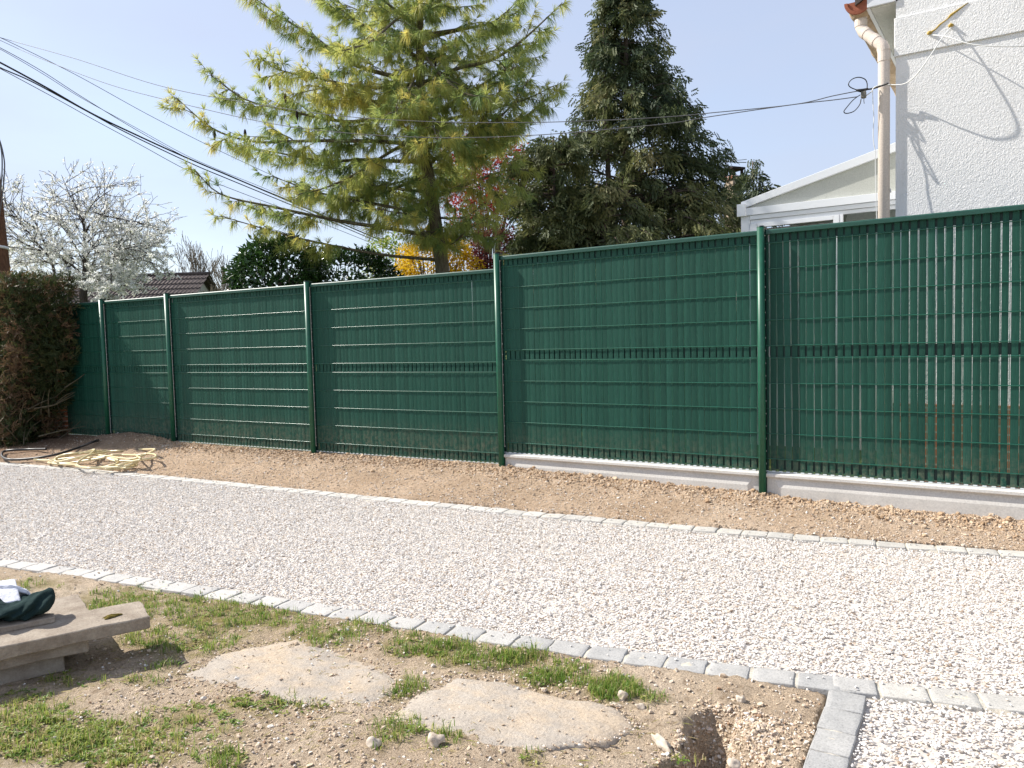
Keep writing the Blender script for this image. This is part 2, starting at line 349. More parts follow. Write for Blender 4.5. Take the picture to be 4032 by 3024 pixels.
def surf(px, py, z0=-.28):
    """point of the earth surface met by the sight line through a surveyed spot"""
    z = z0
    for i in range(8):
        q = gnd(px, py, z); z = float(H(q[0], q[1])); z = max(z, GZ-.02)
    q = gnd(px, py, z); return q

def axis(segs):
    out = []
    for a, b, st in segs: out.append(np.arange(a, b-1e-6, st))
    out.append([segs[-1][1]]); return np.concatenate(out)
far_l = -np.geomspace(9.6, 900, 22)[::-1]; far_r = np.geomspace(6.2, 900, 22)
gx = np.concatenate([far_l, axis([(-9.2, .4, .035), (.4, 3.9, .014), (3.9, 5.8, .04)]), far_r])
gyv = np.concatenate([-np.geomspace(6.2, 900, 20)[::-1], axis([(-5.8, -5.2, .05), (-5.2, -3.0, .014), (-3.0, -2.0, .05), (-2.0, .1, .028), (.1, 2.5, .12)]), np.geomspace(3, 900, 26)])
X, Y = np.meshgrid(gx, gyv); Z = H(X, Y)
nx, ny = len(gx), len(gyv); ii = (np.arange(ny-1)[:, None]*nx+np.arange(nx-1)[None]).ravel()
ground = np_mesh('ground', np.stack([X.ravel(), Y.ravel(), Z.ravel()], 1), np.stack([ii, ii+1, ii+nx+1, ii+nx], 1), M['ground'], smooth=True)
tag(ground, kind='structure')
# grass and moss patches, surveyed (picture ellipses laid on the ground): cx, cy, rx, ry, grass amount, leaf amount
PATCH = [(300,1300,130,32,1.0,.2),(470,1325,120,40,1.0,.3),(230,1330,110,30,.8,.3),(390,1385,130,28,.9,.4),(600,1330,90,24,.7,.3),(700,1372,80,26,.8,.3),
         (780,1362,60,22,.7,.5),(890,1395,60,26,.8,.6),(975,1410,60,28,1.3,.3),(1060,1425,60,22,1.2,.4),(1130,1418,55,20,1.2,.3),(1215,1465,70,22,.8,.5),
         (1330,1490,55,26,2.2,.5),(1250,1440,30,10,.8,.2),(1170,1462,60,20,.9,.5),(1400,1505,40,12,.7,.3),(890,1486,28,20,1.2,.1),(860,1498,40,12,.6,.2),
         (110,1590,140,60,.35,1.0),(260,1610,140,55,.3,.9),(60,1530,90,40,.3,.5),(600,1520,110,22,.25,.9),(860,1575,55,26,.7,.3),(960,1600,40,25,.5,.2),
         (420,1560,120,40,.12,.5),(310,1470,40,14,.6,.3),(470,1640,60,24,.7,.3),(1150,1640,25,18,.3,.2),(820,1600,16,26,.3,.1),(360,1440,60,14,.3,.2),(1480,1640,40,20,.1,.2),
         (160,1470,80,16,.25,.3),(60,1262,80,14,.5,.1),(1210,1430,30,12,.6,.4)]
green = np.zeros(X.shape)
for (cx, cy, rx, ry, ga, la) in PATCH:
    c = gnd(cx, cy, GZ); ex = gnd(cx+rx, cy, GZ)-c; ey = gnd(cx, cy+ry, GZ)-c
    A = np.array([[ex[0], ey[0]], [ex[1], ey[1]]]); B = np.linalg.inv(A)
    dx, dy = X-c[0], Y-c[1]; d2 = (B[0, 0]*dx+B[0, 1]*dy)**2+(B[1, 0]*dx+B[1, 1]*dy)**2
    green = np.maximum(green, (1-sst(.5, 1.7, np.sqrt(d2)))*min(1, .35+.6*max(ga, la)))
def vattr(o, name, val):
    a = o.data.attributes.new(name, 'FLOAT', 'POINT'); a.data.foreach_set('value', np.ascontiguousarray(val.ravel(), np.float32))
vattr(ground, 'near', (Y < -2.2)*1.0); vattr(ground, 'green', green*(Y < yn(X)-PW))
vattr(ground, 'lawn', sst(.15, .9, Y-fence_y(X))+(np.hypot(X, Y) > 14)*1.0)
vattr(ground, 'damp_shade', np.clip(sst(-5.5, -7.2, X)*(Y > yf(X))*.9+.5*np.exp(-((X+5.9)/.9)**2-((Y+.4)/.6)**2), 0, 1))  # moist soil by hedge and mound, with the shade there painted in

# gravel bed (sheet) and its stones
bx = np.arange(-9.2, 5.81, .1); rows = 22; V = []; F = []
for i, x in enumerate(bx):
    for j in range(rows+1):
        y = yn(x)+(yf(x)-yn(x))*j/rows; V.append((x, y, GZ-.017))
for i in range(len(bx)-1):
    for j in range(rows):
        a = i*(rows+1)+j; F.append((a, a+rows+1, a+rows+2, a+1))
n0 = len(V); xs2 = np.linspace(0, 1, 14); ys2 = np.linspace(0, 1, 22)
for a in xs2:
    for b in ys2:
        y = -5.6+b*(2.55); x = float(xp(y))+.06+a*(5.8-float(xp(y))-.06); y = -5.6+b*(float(yn(x))-PW+5.6); V.append((x, y, GZ-.017))
for i in range(13):
    for j in range(21):
        a = n0+i*22+j; F.append((a, a+22, a+23, a+1))
m = mat('gravel_bed', rough=.9, spec=.2); w_ = worldco(m)
vo = N(m, 'ShaderNodeTexVoronoi'); vo.inputs['Scale'].default_value = 75; L(m, w_, vo.inputs['Vector'])
setc(m, mix(m, 1.0, ramp(m, vo.outputs['Color'], [(.2, (.60, .55, .50)), (.5, (.68, .635, .585)), (.8, (.62, .54, .46))]), ramp(m, vo.outputs['Distance'], [(.2, (1, 1, 1)), (.7, (.7, .7, .7))]), 'MULTIPLY'))
drive = np_mesh('driveway', np.array(V), np.array(F), m); tag(drive, kind='structure')

def pebble_mesh(seed, bumpy=.28, sub=2):
    import bmesh
    bm = bmesh.new(); bmesh.ops.create_icosphere(bm, subdivisions=sub, radius=1.0)
    r = np.random.default_rng(seed); k = r.normal(size=(5, 3))
    for v in bm.verts:
        p = np.array(v.co); s_ = 1
        for q in k: s_ += bumpy*.33*math.sin(2.2*float(p@q)+float(q[0])*3)
        for q in k[:3]:
            d = float(p@q)/np.linalg.norm(q)
            if d > .62: s_ *= .62/d+.12
        v.co = Vector(p*s_)
    me = bpy.data.meshes.new('stone_shape'); bm.to_mesh(me); bm.free()
    return me
def scatter(name, pts, scl, mat_, kinds=5, label=None, seed=0, bumpy=.28, sub=1):
    """stuff: very many little stones as instances on a cloud of points"""
    r = np.random.default_rng(seed); n = len(pts); me = bpy.data.meshes.new(name); me.vertices.add(n)
    me.vertices.foreach_set('co', np.ascontiguousarray(pts, np.float32).ravel())
    rot = np.stack([r.normal(0, .35, n), r.normal(0, .35, n), r.uniform(0, 6.283, n)], 1)
    for nm, arr in (('rot', rot), ('scl', scl)):
        a = me.attributes.new(nm, 'FLOAT_VECTOR', 'POINT'); a.data.foreach_set('vector', np.ascontiguousarray(arr, np.float32).ravel())
    a = me.attributes.new('knd', 'INT', 'POINT'); a.data.foreach_set('value', r.integers(0, kinds, n).astype(np.int32))
    o = link(name, me); tag(o, kind='stuff')
    gt = bpy.data.node_groups.new(name+'_nodes', 'GeometryNodeTree')
    gt.interface.new_socket('Geometry', in_out='INPUT', socket_type='NodeSocketGeometry'); gt.interface.new_socket('Geometry', in_out='OUTPUT', socket_type='NodeSocketGeometry')
    gi = gt.nodes.new('NodeGroupInput'); go = gt.nodes.new('NodeGroupOutput'); jn = gt.nodes.new('GeometryNodeJoinGeometry')
    def named(nm, ty):
        q = gt.nodes.new('GeometryNodeInputNamedAttribute'); q.data_type = ty; q.inputs[0].default_value = nm; return q.outputs[0]
    rv, sv, kv = named('rot', 'FLOAT_VECTOR'), named('scl', 'FLOAT_VECTOR'), named('knd', 'INT')
    for k in range(kinds):
        so = bpy.data.objects.new('stone_shape', pebble_mesh(seed*31+k, bumpy, sub))
        oi = gt.nodes.new('GeometryNodeObjectInfo'); oi.inputs['Object'].default_value = so
        sm = gt.nodes.new('GeometryNodeSetMaterial'); sm.inputs['Material'].default_value = mat_; gt.links.new(oi.outputs['Geometry'], sm.inputs[0])
        cp = gt.nodes.new('FunctionNodeCompare'); cp.data_type = 'INT'; cp.operation = 'EQUAL'; gt.links.new(kv, cp.inputs[2]); cp.inputs[3].default_value = k
        ip = gt.nodes.new('GeometryNodeInstanceOnPoints'); gt.links.new(gi.outputs[0], ip.inputs['Points']); gt.links.new(cp.outputs[0], ip.inputs['Selection'])
        gt.links.new(sm.outputs[0], ip.inputs['Instance']); gt.links.new(rv, ip.inputs['Rotation']); gt.links.new(sv, ip.inputs['Scale'])
        gt.links.new(ip.outputs[0], jn.inputs[0])
    gt.links.new(jn.outputs[0], go.inputs[0])
    md = o.modifiers.new('scatter', 'NODES'); md.node_group = gt
    return o
WH = [(0, (.685, .65, .61)), (.30, (.735, .705, .67)), (.55, (.67, .64, .605)), (.68, (.705, .66, .61)), (.80, (.58, .555, .535)), (.88, (.64, .56, .475)), (.93, (.46, .44, .42)), (.962, (.52, .41, .31)), (.99, (.34, .25, .18))]
M['gravel'] = m_pebble('white_gravel', WH)
n = 300000; qx = rng.uniform(-8.2, 5.4, n); qy = rng.uniform(-5.4, -.4, n); k = in_gravel(qx, qy)
qx, qy = qx[k], qy[k]; n = len(qx); track = fbm(qx*.35, qy, 1.3, 3, 61)
a = rng.uniform(.0050, .0090, n)*np.where(rng.uniform(0, 1, n) < .05, 1.35, 1)*(1+.10*track); sc3 = np.stack([a, a*rng.uniform(.55, .85, n), a*rng.uniform(.40, .6, n)], 1)
qz = GZ-.008+rng.uniform(0, .004, n)+.005*fbm(qx, qy, 1.6, 3, 8)
k = rng.uniform(0, 1, n) < 1-.35*np.clip(track-.15, 0, 1); qx, qy, qz, sc3 = qx[k], qy[k], qz[k], sc3[k]
scatter('gravel_stones', np.stack([qx, qy, qz], 1), sc3, M['gravel'], seed=3)
# stones kicked over the edging
n = 620; ex = rng.uniform(-7, 5, n); sd = rng.integers(0, 2, n); off = np.abs(rng.normal(0, .10, n)); ey = np.where(sd == 0, yn(ex)-off, yf(ex)+off*.8)
ez = np.where(off*np.where(sd == 0, 1, .8) < PW, GZ+.010, H(ex, ey)+.003); ok = ~in_gravel(ex, ey); a = rng.uniform(.005, .0095, n)
scatter('strayed_gravel', np.stack([ex, ey, ez], 1)[ok], np.stack([a, a*.7, a*.5], 1)[ok], M['gravel'], seed=4)
SO = [(0, (.47, .37, .27)), (.35, (.58, .47, .35)), (.6, (.42, .31, .21)), (.74, (.62, .54, .45)), (.86, (.76, .73, .68)), (.95, (.34, .22, .14))]
M['soilstone'] = m_pebble('soil_stones', SO, .85)
n = 46000; qx = rng.uniform(-8, 5.2, n); qy = rng.uniform(-5.3, 0, n); n1 = 9000
qx = np.concatenate([qx, rng.uniform(1.2, 4, n1), rng.uniform(3.2, 3.66, 2500)]); qy = np.concatenate([qy, rng.uniform(-4.9, -3.2, n1), rng.uniform(-4.2, -3.4, 2500)])
hz = H(qx, qy); ok = (hz > -.355) | ((qx > 3.2) & (qx < 3.65) & (qy < -3.45)); ok &= ~in_gravel(qx, qy) & (qy < fence_y(qx)-.01)
ok &= rng.uniform(0, 1, len(qx)) < .25+1.1*np.clip(fbm(qx, qy, 1.9, 3, 44)+.35, 0, 1)
qx, qy, hz = qx[ok], qy[ok], hz[ok]
ex = rng.uniform(-5, 5, 26000); ey = yf(ex)+PW+(fence_y(ex)-.02-yf(ex)-PW)*rng.uniform(0, 1, 26000)**1.2; eh = H(ex, ey); ok = (rng.uniform(0, 1, 26000) < .2+1.2*np.clip(fbm(ex, ey, 1.1, 3, 47)+.3, 0, 1)) & (ey > yf(ex)+PW)
tx = rng.uniform(3.25, 3.56, 3200); ty = rng.uniform(-4.15, -3.42, 3200); th_ = H(tx, ty)
qx, qy, hz = np.concatenate([qx, ex[ok], tx]), np.concatenate([qy, ey[ok], ty]), np.concatenate([hz, eh[ok], th_]); n = len(qx)
a = rng.uniform(.0035, .008, n)*np.where(rng.uniform(0, 1, n) < .07, 2.0, 1); sc3 = np.stack([a, a*rng.uniform(.6, .9, n), a*rng.uniform(.45, .7, n)], 1)
scatter('soil_pebbles', np.stack([qx, qy, hz+a*.25], 1), sc3, M['soilstone'], seed=5)
# clods along the foot of the fence
M['clod'] = m_pebble('soil_clods', [(0, (.33, .22, .13)), (.5, (.47, .345, .23)), (1, (.58, .46, .33))], .95)
n = 5200; qx = rng.uniform(-5.5, 5, n); qy = fence_y(qx)-.03-np.abs(rng.normal(0, .16, n)); hz = H(qx, qy); ok = (qy > yf(qx)+PW)
qx, qy, hz = qx[ok], qy[ok], hz[ok]; n = len(qx); a = rng.uniform(.005, .013, n)*np.where(rng.uniform(0, 1, n) < .06, 2, 1)
scatter('soil_clods', np.stack([qx, qy, hz+a*.2], 1), np.stack([a, a*.85, a*.7], 1), M['clod'], seed=9, bumpy=.6, sub=2)

# a few single loose stones near the camera
def loose(px, py, size, label, sq=(1, .75, .6), seed=1, rz=0):
    me = pebble_mesh(seed, .35, 3); c = surf(px, py)
    o = link('stone', me, None, M['stone']); o.scale = (size*sq[0], size*sq[1], size*sq[2]); o.location = (c[0], c[1], c[2]+size*sq[2]*.5); o.rotation_euler = (.1, .15, rz)
    me.polygons.foreach_set('use_smooth', [True]*len(me.polygons)); tag(o, label, 'stone')
loose(808, 1612, .026, 'pale round stone at lower centre beside a single green blade', (1, .85, .8), 11)
loose(942, 1606, .03, 'white lump of stone in the sparse grass below the right flagstone', (1, .8, .75), 12, .5)
loose(1345, 1493+18, .022, 'brown stone at the foot of the tallest grass tuft', (.8, .7, .9), 13)
loose(1330, 1520+6, .02, 'flat tan stone on the right flagstone, left one of two', (1.2, .7, .45), 14)
loose(1382, 1523+6, .02, 'flat tan stone on the right flagstone, right one of two', (1.2, .7, .5), 15, .4)
loose(1175, 1455+38, .014, 'small white angular stone on the right flagstone', (1, .8, .7), 16)
loose(1428, 1610, .035, 'long pale stone at the brink of the little trench', (1.5, .6, .5), 17, -.5)
loose(1600, 1515, .018, 'round tan stone on bare soil left of the cross border', (1, .9, .9), 18)
loose(1585, 1655, .02, 'grey stone in the trench at the bottom edge', (1, .8, .7), 19)

# ------------------------------------------------------------------ edging stones, each its own object
def paver_mesh(lx, ly, lz, seed):
    import bmesh
    bm = bmesh.new(); bmesh.ops.create_cube(bm, size=1)
    for v in bm.verts: v.co = Vector((v.co.x*lx, v.co.y*ly, v.co.z*lz-lz/2))
    bmesh.ops.bevel(bm, geom=list(bm.edges), offset=.005, segments=2, affect='EDGES', profile=.6)
    top = [f for f in bm.faces if f.normal.z > .9 and f.calc_area() > lx*ly*.5]
    bmesh.ops.subdivide_edges(bm, edges=list({e for f in top for e in f.edges}), cuts=6, use_grid_fill=True)
    r = np.random.default_rng(seed)
    for v in bm.verts:
        o_ = float(fbm(v.co.x+seed*3.1, v.co.y+seed*1.7, 22, 3, seed)); q = float(fbm(v.co.x-seed, v.co.y+seed, 40, 2, seed+5))
        v.co.z += .0035*o_; v.co.x += .004*q; v.co.y += .004*float(fbm(v.co.y-seed, v.co.x+seed, 40, 2, seed+7))
    me = bpy.data.meshes.new('edging_stone'); bm.to_mesh(me); bm.free()
    me.polygons.foreach_set('use_smooth', [True]*len(me.polygons)); return me
SH = [paver_mesh(.163, .132, .10, s_) for s_ in range(5)]; SHB = [me.copy() for me in SH]
for me in SH: me.materials.append(M['paver'])
for me in SHB: me.materials.append(M['paver2'])
def lay(x, y, rz, me, label, group, z=GZ+.005):
    o = bpy.data.objects.new('edging_stone', me); COL.objects.link(o)
    o.location = (x, y, z+random.uniform(-.0015, .002)); o.rotation_euler = (random.gauss(0, .012), random.gauss(0, .012), rz+random.gauss(0, .018)+random.choice((0, math.pi)))
    o.scale = (random.uniform(.965, 1.02), random.uniform(.96, 1.03), 1); tag(o, label, 'edging stone', group)
def row(fn, x0, x1, pitch, meshes, label, group):
    x = x0
    while x < x1:
        t = math.atan2(float(fn(x+.05)-fn(x-.05)), .1); lay(x, float(fn(x)), t, random.choice(meshes), label, group); x += pitch*math.cos(t)
fn_n = lambda x: yn(x)-PW/2; fn_f = lambda x: yf(x)+PW/2
row(fn_n, -2.6, 3.60, .1745, SH, 'grey edging stone in the near row between the gravel and the grass', 'edging stones of the near row')
row(fn_n, 3.709, 3.75, .1745, SH, 'grey edging stone of the near row where the cross row meets it', 'edging stone at the junction')
row(fn_n, 3.709+.172, 5.0, .172, SHB, 'buff grey edging stone between the two gravel areas at lower right', 'edging stones between the gravel areas')
row(fn_f, -8.2, 5.0, .171, SHB, 'pale edging stone in the far row between the gravel and the soil under the fence', 'edging stones of the far row')
y = float(yn(3.71))-PW-.085
while y > -4.7:
    lay(float(xp(y)), y, math.pi/2+.063, random.choice(SH), 'grey edging stone in the short cross row leading to the bottom edge', 'edging stones of the cross row'); y -= .168
# mortar beds under the rows
def strip(name, pts, hw, z):
    V = []; F = []
    for i, (x, y) in enumerate(pts):
        a = pts[max(i-1, 0)]; b = pts[min(i+1, len(pts)-1)]; t = np.array([b[0]-a[0], b[1]-a[1]]); t = t/np.linalg.norm(t); nrm = np.array([-t[1], t[0]])
        for s_, zz in ((-hw-.015, z-.1), (-hw, z-.004), (0, z), (hw, z-.004), (hw+.015, z-.1)):
            V.append((x+nrm[0]*s_, y+nrm[1]*s_, zz+.004*random.uniform(-1, 1)))
    for i in range(len(pts)-1):
        for j in range(4): a = i*5+j; F.append((a, a+5, a+6, a+1))
    tag(np_mesh(name, np.array(V), np.array(F), M['mortar']), kind='structure')
xs = np.arange(-9, 5.4, .03)
strip('mortar_bed', [(x, float(fn_n(x))) for x in xs], .062, GZ+.0022)
strip('mortar_bed', [(x, float(fn_f(x))) for x in xs], .062, GZ+.0022)
ys = np.arange(float(yn(3.71))-PW-.01, -5.2, -.03)
strip('mortar_bed', [(float(xp(y)), y) for y in ys], .060, GZ+.0022)

# flagstones sunk in the soil
DUST = []; FP = []
def flagstone(pts, label, seed):
    W = [np.array(gnd(x, y, GZ+.006)[:2]) for x, y in pts]; ctr = sum(W)/len(W)
    ring = []
    for i in range(len(W)):
        a, b = W[i], W[(i+1) % len(W)]
        for t in np.linspace(0, 1, 7)[:-1]:
            p = a+(b-a)*t; d = p-ctr; p = p+d/np.linalg.norm(d)*(.03*float(fbm(p[0], p[1], 11, 4, seed))); ring.append(p)
    V = []; F = []; K = len(ring); steps = (0, .12, .3, .5, .7, .86, .96, 1.0)
    V.append((*ctr, 0))
    for t in steps[1:]:
        for p in ring: q = ctr+(p-ctr)*t; V.append((*q, 0))
    V = [(x, y, GZ+.003+.007*float(fbm(x, y, 3, 3, seed))+.003*float(fbm(x, y, 25, 3, seed))-.016*max(0, (steps[0 if q == 0 else 1+(q-1)//K]-.80)/.2)**1.5*(1+.9*float(fbm(x, y, 9, 2, seed+4)))) for q, (x, y, _) in enumerate(V)]
    for j in range(K): F.append((0, 1+j, 1+(j+1) % K))
    for r_ in range(len(steps)-2):
        for j in range(K): a = 1+r_*K; F.append((a+j, a+K+j, a+K+(j+1) % K, a+(j+1) % K))
    a = 1+(len(steps)-2)*K; n0 = len(V)
    for j in range(K): p = ctr+(ring[j]-ctr)*1.03; V.append((*p, GZ-.05))
    for j in range(K): F.append((a+j, n0+j, n0+(j+1) % K, a+(j+1) % K))
    for p in ring: DUST.append(p)
    q_ = rng.uniform(0, 1, 50)**.5; k_ = rng.integers(0, K, 50)
    for t, k in zip(q_, k_): FP.append((*(ctr+(ring[k]-ctr)*t*.97), GZ+.007))
    for k in rng.integers(0, K, 420): FP.append((*(ctr+(ring[k]-ctr)*rng.normal(1.01, .03)), GZ+.001))
    mb = MB(); mb.add(V, F); o = mb.build('flagstone', M['flag'], smooth=True); tag(o, label, 'flagstone')
flagstone([(395,1448),(470,1410),(560,1386),(640,1378),(735,1400),(850,1440),(868,1482),(800,1524),(700,1522),(620,1504),(520,1488)], 'dusty pale flagstone sunk in the soil, the left one behind the grass tufts', 3)
flagstone([(845,1545),(905,1490),(985,1452),(1110,1470),(1320,1520),(1375,1560),(1310,1594),(1180,1612),(1030,1606),(900,1580)], 'dusty tan flagstone sunk in the soil, the right one near the trench', 4)

FP = np.array(FP); a = rng.uniform(.0022, .0065, len(FP))
scatter('grit_on_flagstones', FP, np.stack([a, a*.8, a*.6], 1), M['soilstone'], seed=15)
# ================================================================== FENCE
fence = thing('panel_fence', 'dark green welded wire fence filled with plastic slats along the driveway', 'fence', (0, 0, 0))
PZ = {'C': (2.52, 0, 0, 0), 'B': (0, 0, 0, 0)}
posts = [(5.04, 0, 0), (2.52, 0, 0), (0, 0, 0), (-2.52, -.14, -.115), (-5.04, -.26, -.115), (-6.48, -.335, -.12), (-9.0, -.46, -.12)]
ZW = [.1, .3, .5, .7, .9, 1.0, 1.2, 1.4, 1.6, 1.8]
def wire_mesh(width):
    mb = MB(); x0, x1 = .035, width-.035; k = int((x1-x0-.03)/.055); st = (width-k*.055)/2
    for z in ZW:
        off = -.0068
        if z in (.9, 1.0): off = -.009
        mb.tube([(x0-.012, off, z), (x1+.012, off, z)], .0034, 8, False)
    for i in range(k+1):
        x = st+i*.055
        [mb.tube([(x, .0015, a_), (x, .0015, b_)], .0024, 6, False) for a_, b_ in ((.003, .020), (.092, .908), (.992, 1.813))]
    return mb, st, k
def slat_mesh(width, gap, seed):
    r = np.random.default_rng(seed); mb = MB(); k = int((width-.10)/.055); st = (width-k*.055)/2; tints = []
    zb = [.004, .022, .088, .10, .905, .915, .985, .995, 1.805, 1.822, 1.872]
    nar = [0, 1, 1, 0, 0, 1, 1, 0, 0, 1, 1]
    edges = [(st-.028, st)]+[(st+i*.055, st+(i+1)*.055) for i in range(k)]+[(st+k*.055, st+k*.055+.028)]
    for (a, b) in edges:
        gl, gr = (max(.0004, r.normal(gap, gap*.42))/2 for _ in range(2)); tn = r.uniform(0, 1); zt = r.uniform(-.003, .003); lean = r.normal(0, .0021)
        n0 = len(mb.v); bow = r.uniform(.0006, .0022); yo = r.uniform(-.0012, .0012)
        for z, q in zip(zb, nar):
            e = .0036 if q else 0; wob = .0011*math.sin(z*5.3+a*90)
            l, rr = a+gl+e+lean*(z-.95)+wob, b-gr-e+lean*(z-.95)+wob; mdl = (l+rr)/2
            for x, yy in ((l, 0), (l+(rr-l)*.25, -bow*.75), (mdl, -bow), (l+(rr-l)*.75, -bow*.75), (rr, 0)): mb.v.append((x, yy+yo, z))
            mb.v.append((rr, .005+yo, z)); mb.v.append((l, .005+yo, z))
        for i in range(len(zb)-1):
            for j in range(7):
                mb.f.append((n0+i*7+j, n0+i*7+(j+1) % 7, n0+(i+1)*7+(j+1) % 7, n0+(i+1)*7+j)); mb.m.append(0)
        tints += [tn]*(len(mb.v)-n0)
    return mb, np.array(tints)
def comb(pr, dy, name, mt, parent, vert=False):
    """one crenellated strip: points (along, y, tooth edge, back edge)"""
    V = []; F = []
    for a_, y_, t_, b_ in pr:
        for yy, tt in ((y_, b_), (y_, t_), (y_+dy, t_), (y_+dy, b_)): V.append((tt, yy, a_) if vert else (a_, yy, tt))
    for i in range(len(pr)-1):
        for j in range(4): F.append((i*4+j, (i+1)*4+j, (i+1)*4+(j+1) % 4, i*4+(j+1) % 4))
    mb = MB(); mb.add(V, F); return mb.build(name, mt, parent)
def panel(i, seed, gap, cutlabel=None):
    xa, ya, za = posts[i+1]; xb, yb, zb_ = posts[i]; z0 = 0 if i < 2 else (-.115 if i < 4 else -.12)
    width = math.hypot(xb-xa, yb-ya); rz = math.atan2(yb-ya, xb-xa)
    mb, st, k = wire_mesh(width); o = mb.build('fence_panel', M['wire'], fence, smooth=True); o.location = (xa, ya, z0); o.rotation_euler = (0, 0, rz)
    sm, tn = slat_mesh(width, gap, seed); s_ = sm.build('privacy_slats', M['slat'], o)
    a = s_.data.attributes.new('tint', 'FLOAT', 'POINT'); a.data.foreach_set('value', tn.astype(np.float32))
    for z0_, z1_ in ((.012, .095), (.908, .992), (1.81, 1.87)):   # dark comb bars behind the notches, then the cap rail
        b = MB(); b.box(.05, width-.05, .012, .018, z0_, z1_); b.build('clip_strip', M['dark'], o)
    c = MB(); c.add([(.034, -.03, 1.868), (.034, .016, 1.868), (.034, .016, 1.905), (.034, -.022, 1.905), (.034, -.03, 1.897)], [(0, 1, 2, 3, 4)])
    n = 5; x1 = width-.034; c.v += [(x1, y, z) for (_, y, z) in c.v[:5]]
    for j in range(5): c.f.append((j, (j+1) % 5+0, (j+1) % 5+5, j+5)); c.m.append(0)
    c.f.append((9, 8, 7, 6, 5)); c.m.append(0)
    c.f[0] = (4, 3, 2, 1, 0); bevel(c.build('cap_rail', M['rail'], o), .002)
    pr = []
    for q in range(k+1):
        x = st+q*.055-.0275; pr += [(x-.0132, -.0035), (x-.0130, .004), (x+.0130, .004), (x+.0132, -.0035)]
    comb([(x, -.010, z, -.006) for x, z in pr], .006, 'slat_clips', M['clip'], o)
    return o
for i, (seed, gap) in enumerate([(1, .0074), (2, .0048), (3, .0030), (4, .0022), (5, .0015), (6, .0015)]): panel(i, seed, gap)
def post(x, y, dz, rz, tall):
    zb = float(H(x, y-.04))-.12; zt = 1.925+dz
    mb = MB(); mb.tube([(0, -.048, zb), (0, -.048, zt)], .0285, 20)
    p = mb.build('fence_post', M['post'], fence, smooth=True); p.location = (x, y, 0); p.rotation_euler = (0, 0, rz)
    f = MB(); f.box(-.010, .010, -.028, .012, zb, zt-.01); f.box(-.030, .030, .0125, .0165, zb, zt-.012); f.box(.026, .0298, -.008, .012, zb, zt-.012); f.box(-.0298, -.026, -.008, .012, zb, zt-.012)
    f.build('post_flange', M['dark'], p)
    c = MB(); c.tube([(0, -.048, zt), (0, -.048, zt+.010)], [.030, .026], 20); c.box(-.028, .028, -.03, .018, zt-.004, zt+.006); c.build('post_cap', M['dark'], p)
    pr = []
    for q in range(19):
        z = .06+dz+q*.1; pr += [(z-.0052, .0206), (z-.005, .0258), (z+.005, .0258), (z+.0052, .0206)]
    comb([(z, -.0235, t_, .0200) for z, t_ in pr], .006, 'post_hole_light', M['hole_light_strap'], p, True)  # light coming through the post holes, put in as pale teeth
for i, (x, y, dz) in enumerate(posts):
    a = posts[min(i+1, len(posts)-1)]; b = posts[max(i-1, 0)]; post(x, y, dz if i != 2 else 0, math.atan2(b[1]-a[1], b[0]-a[0]), i < 3)

def plinth(x0, x1, label):
    a, b = x0+.030, x1-.030; zt = -.004; mb = MB()
    prof = [(.03, -.36), (.03, zt), (-.035, zt-.008), (-.046, zt-.015), (-.047, zt-.034), (-.041, zt-.041), (-.022, zt-.045), (-.022, zt-.062), (-.036, zt-.118), (-.036, -.36)]
    e = .055; flat = [(y if y > -.02 or z > zt-.05 else -.022, z) for y, z in prof]
    secs = [(a, flat), (a+e, flat), (a+e+.001, None), (b-e-.001, None), (b-e, flat), (b, flat)]
    # end strips stay flush, the middle has the sloping band; mitred corner at each end
    K = len(prof)
    def sec(x, pr): return [(x, y, z) for y, z in pr]
    V = []; F = []
    mid = prof; order = [(a, flat, 0), (a+e, flat, 0), (b-e, flat, 0), (b, flat, 0)]
    rings = [sec(a, flat), sec(a+e, flat)]
    m1 = [(a+e+(0 if y > -.03 or z > zt-.05 else .004)+(max(0, (-.022-y))*2.6 if z > zt-.13 and z < zt-.1 else 0), y, z) for y, z in prof]
    m2 = [(b-e-(0 if y > -.03 or z > zt-.05 else .004)-(max(0, (-.022-y))*2.6 if z > zt-.13 and z < zt-.1 else 0), y, z) for y, z in prof]
    rings += [m1, m2, sec(b-e, flat), sec(b, flat)]
    V = [p for r_ in rings for p in r_]
    for i in range(len(rings)-1):
        for j in range(K-1): F.append((i*K+j, (i+1)*K+j, (i+1)*K+j+1, i*K+j+1))
    F.append(tuple(range(K))); F.append(tuple((len(rings)-1)*K+j for j in range(K-1, -1, -1)))
    mb.add(V, F); o = mb.build('concrete_plinth', M['plinth']); o.location = (0, -.004, 0); bevel(o, .003, 2, 25)
    tag(o, label, 'concrete plinth')
plinth(0, 2.52, 'pale concrete plinth board under the fence panel between the two full-height posts')
plinth(2.52, 5.04, 'pale concrete plinth board under the right-hand fence panel cut off by the edge')

# ================================================================== WHITE HOUSE AT THE RIGHT
HX, HY = 3.30, 1.30
house = thing('house', 'white rendered house with a cream downpipe on its corner, behind the fence at right', 'house', (HX, HY, -.3))
def hb(name, mt, boxes, parent=house, bv=.004):
    mb = MB()
    for b in boxes: mb.box(*b)
    o = mb.build(name, mt, parent)
    if bv: bevel(o, bv)
    return o
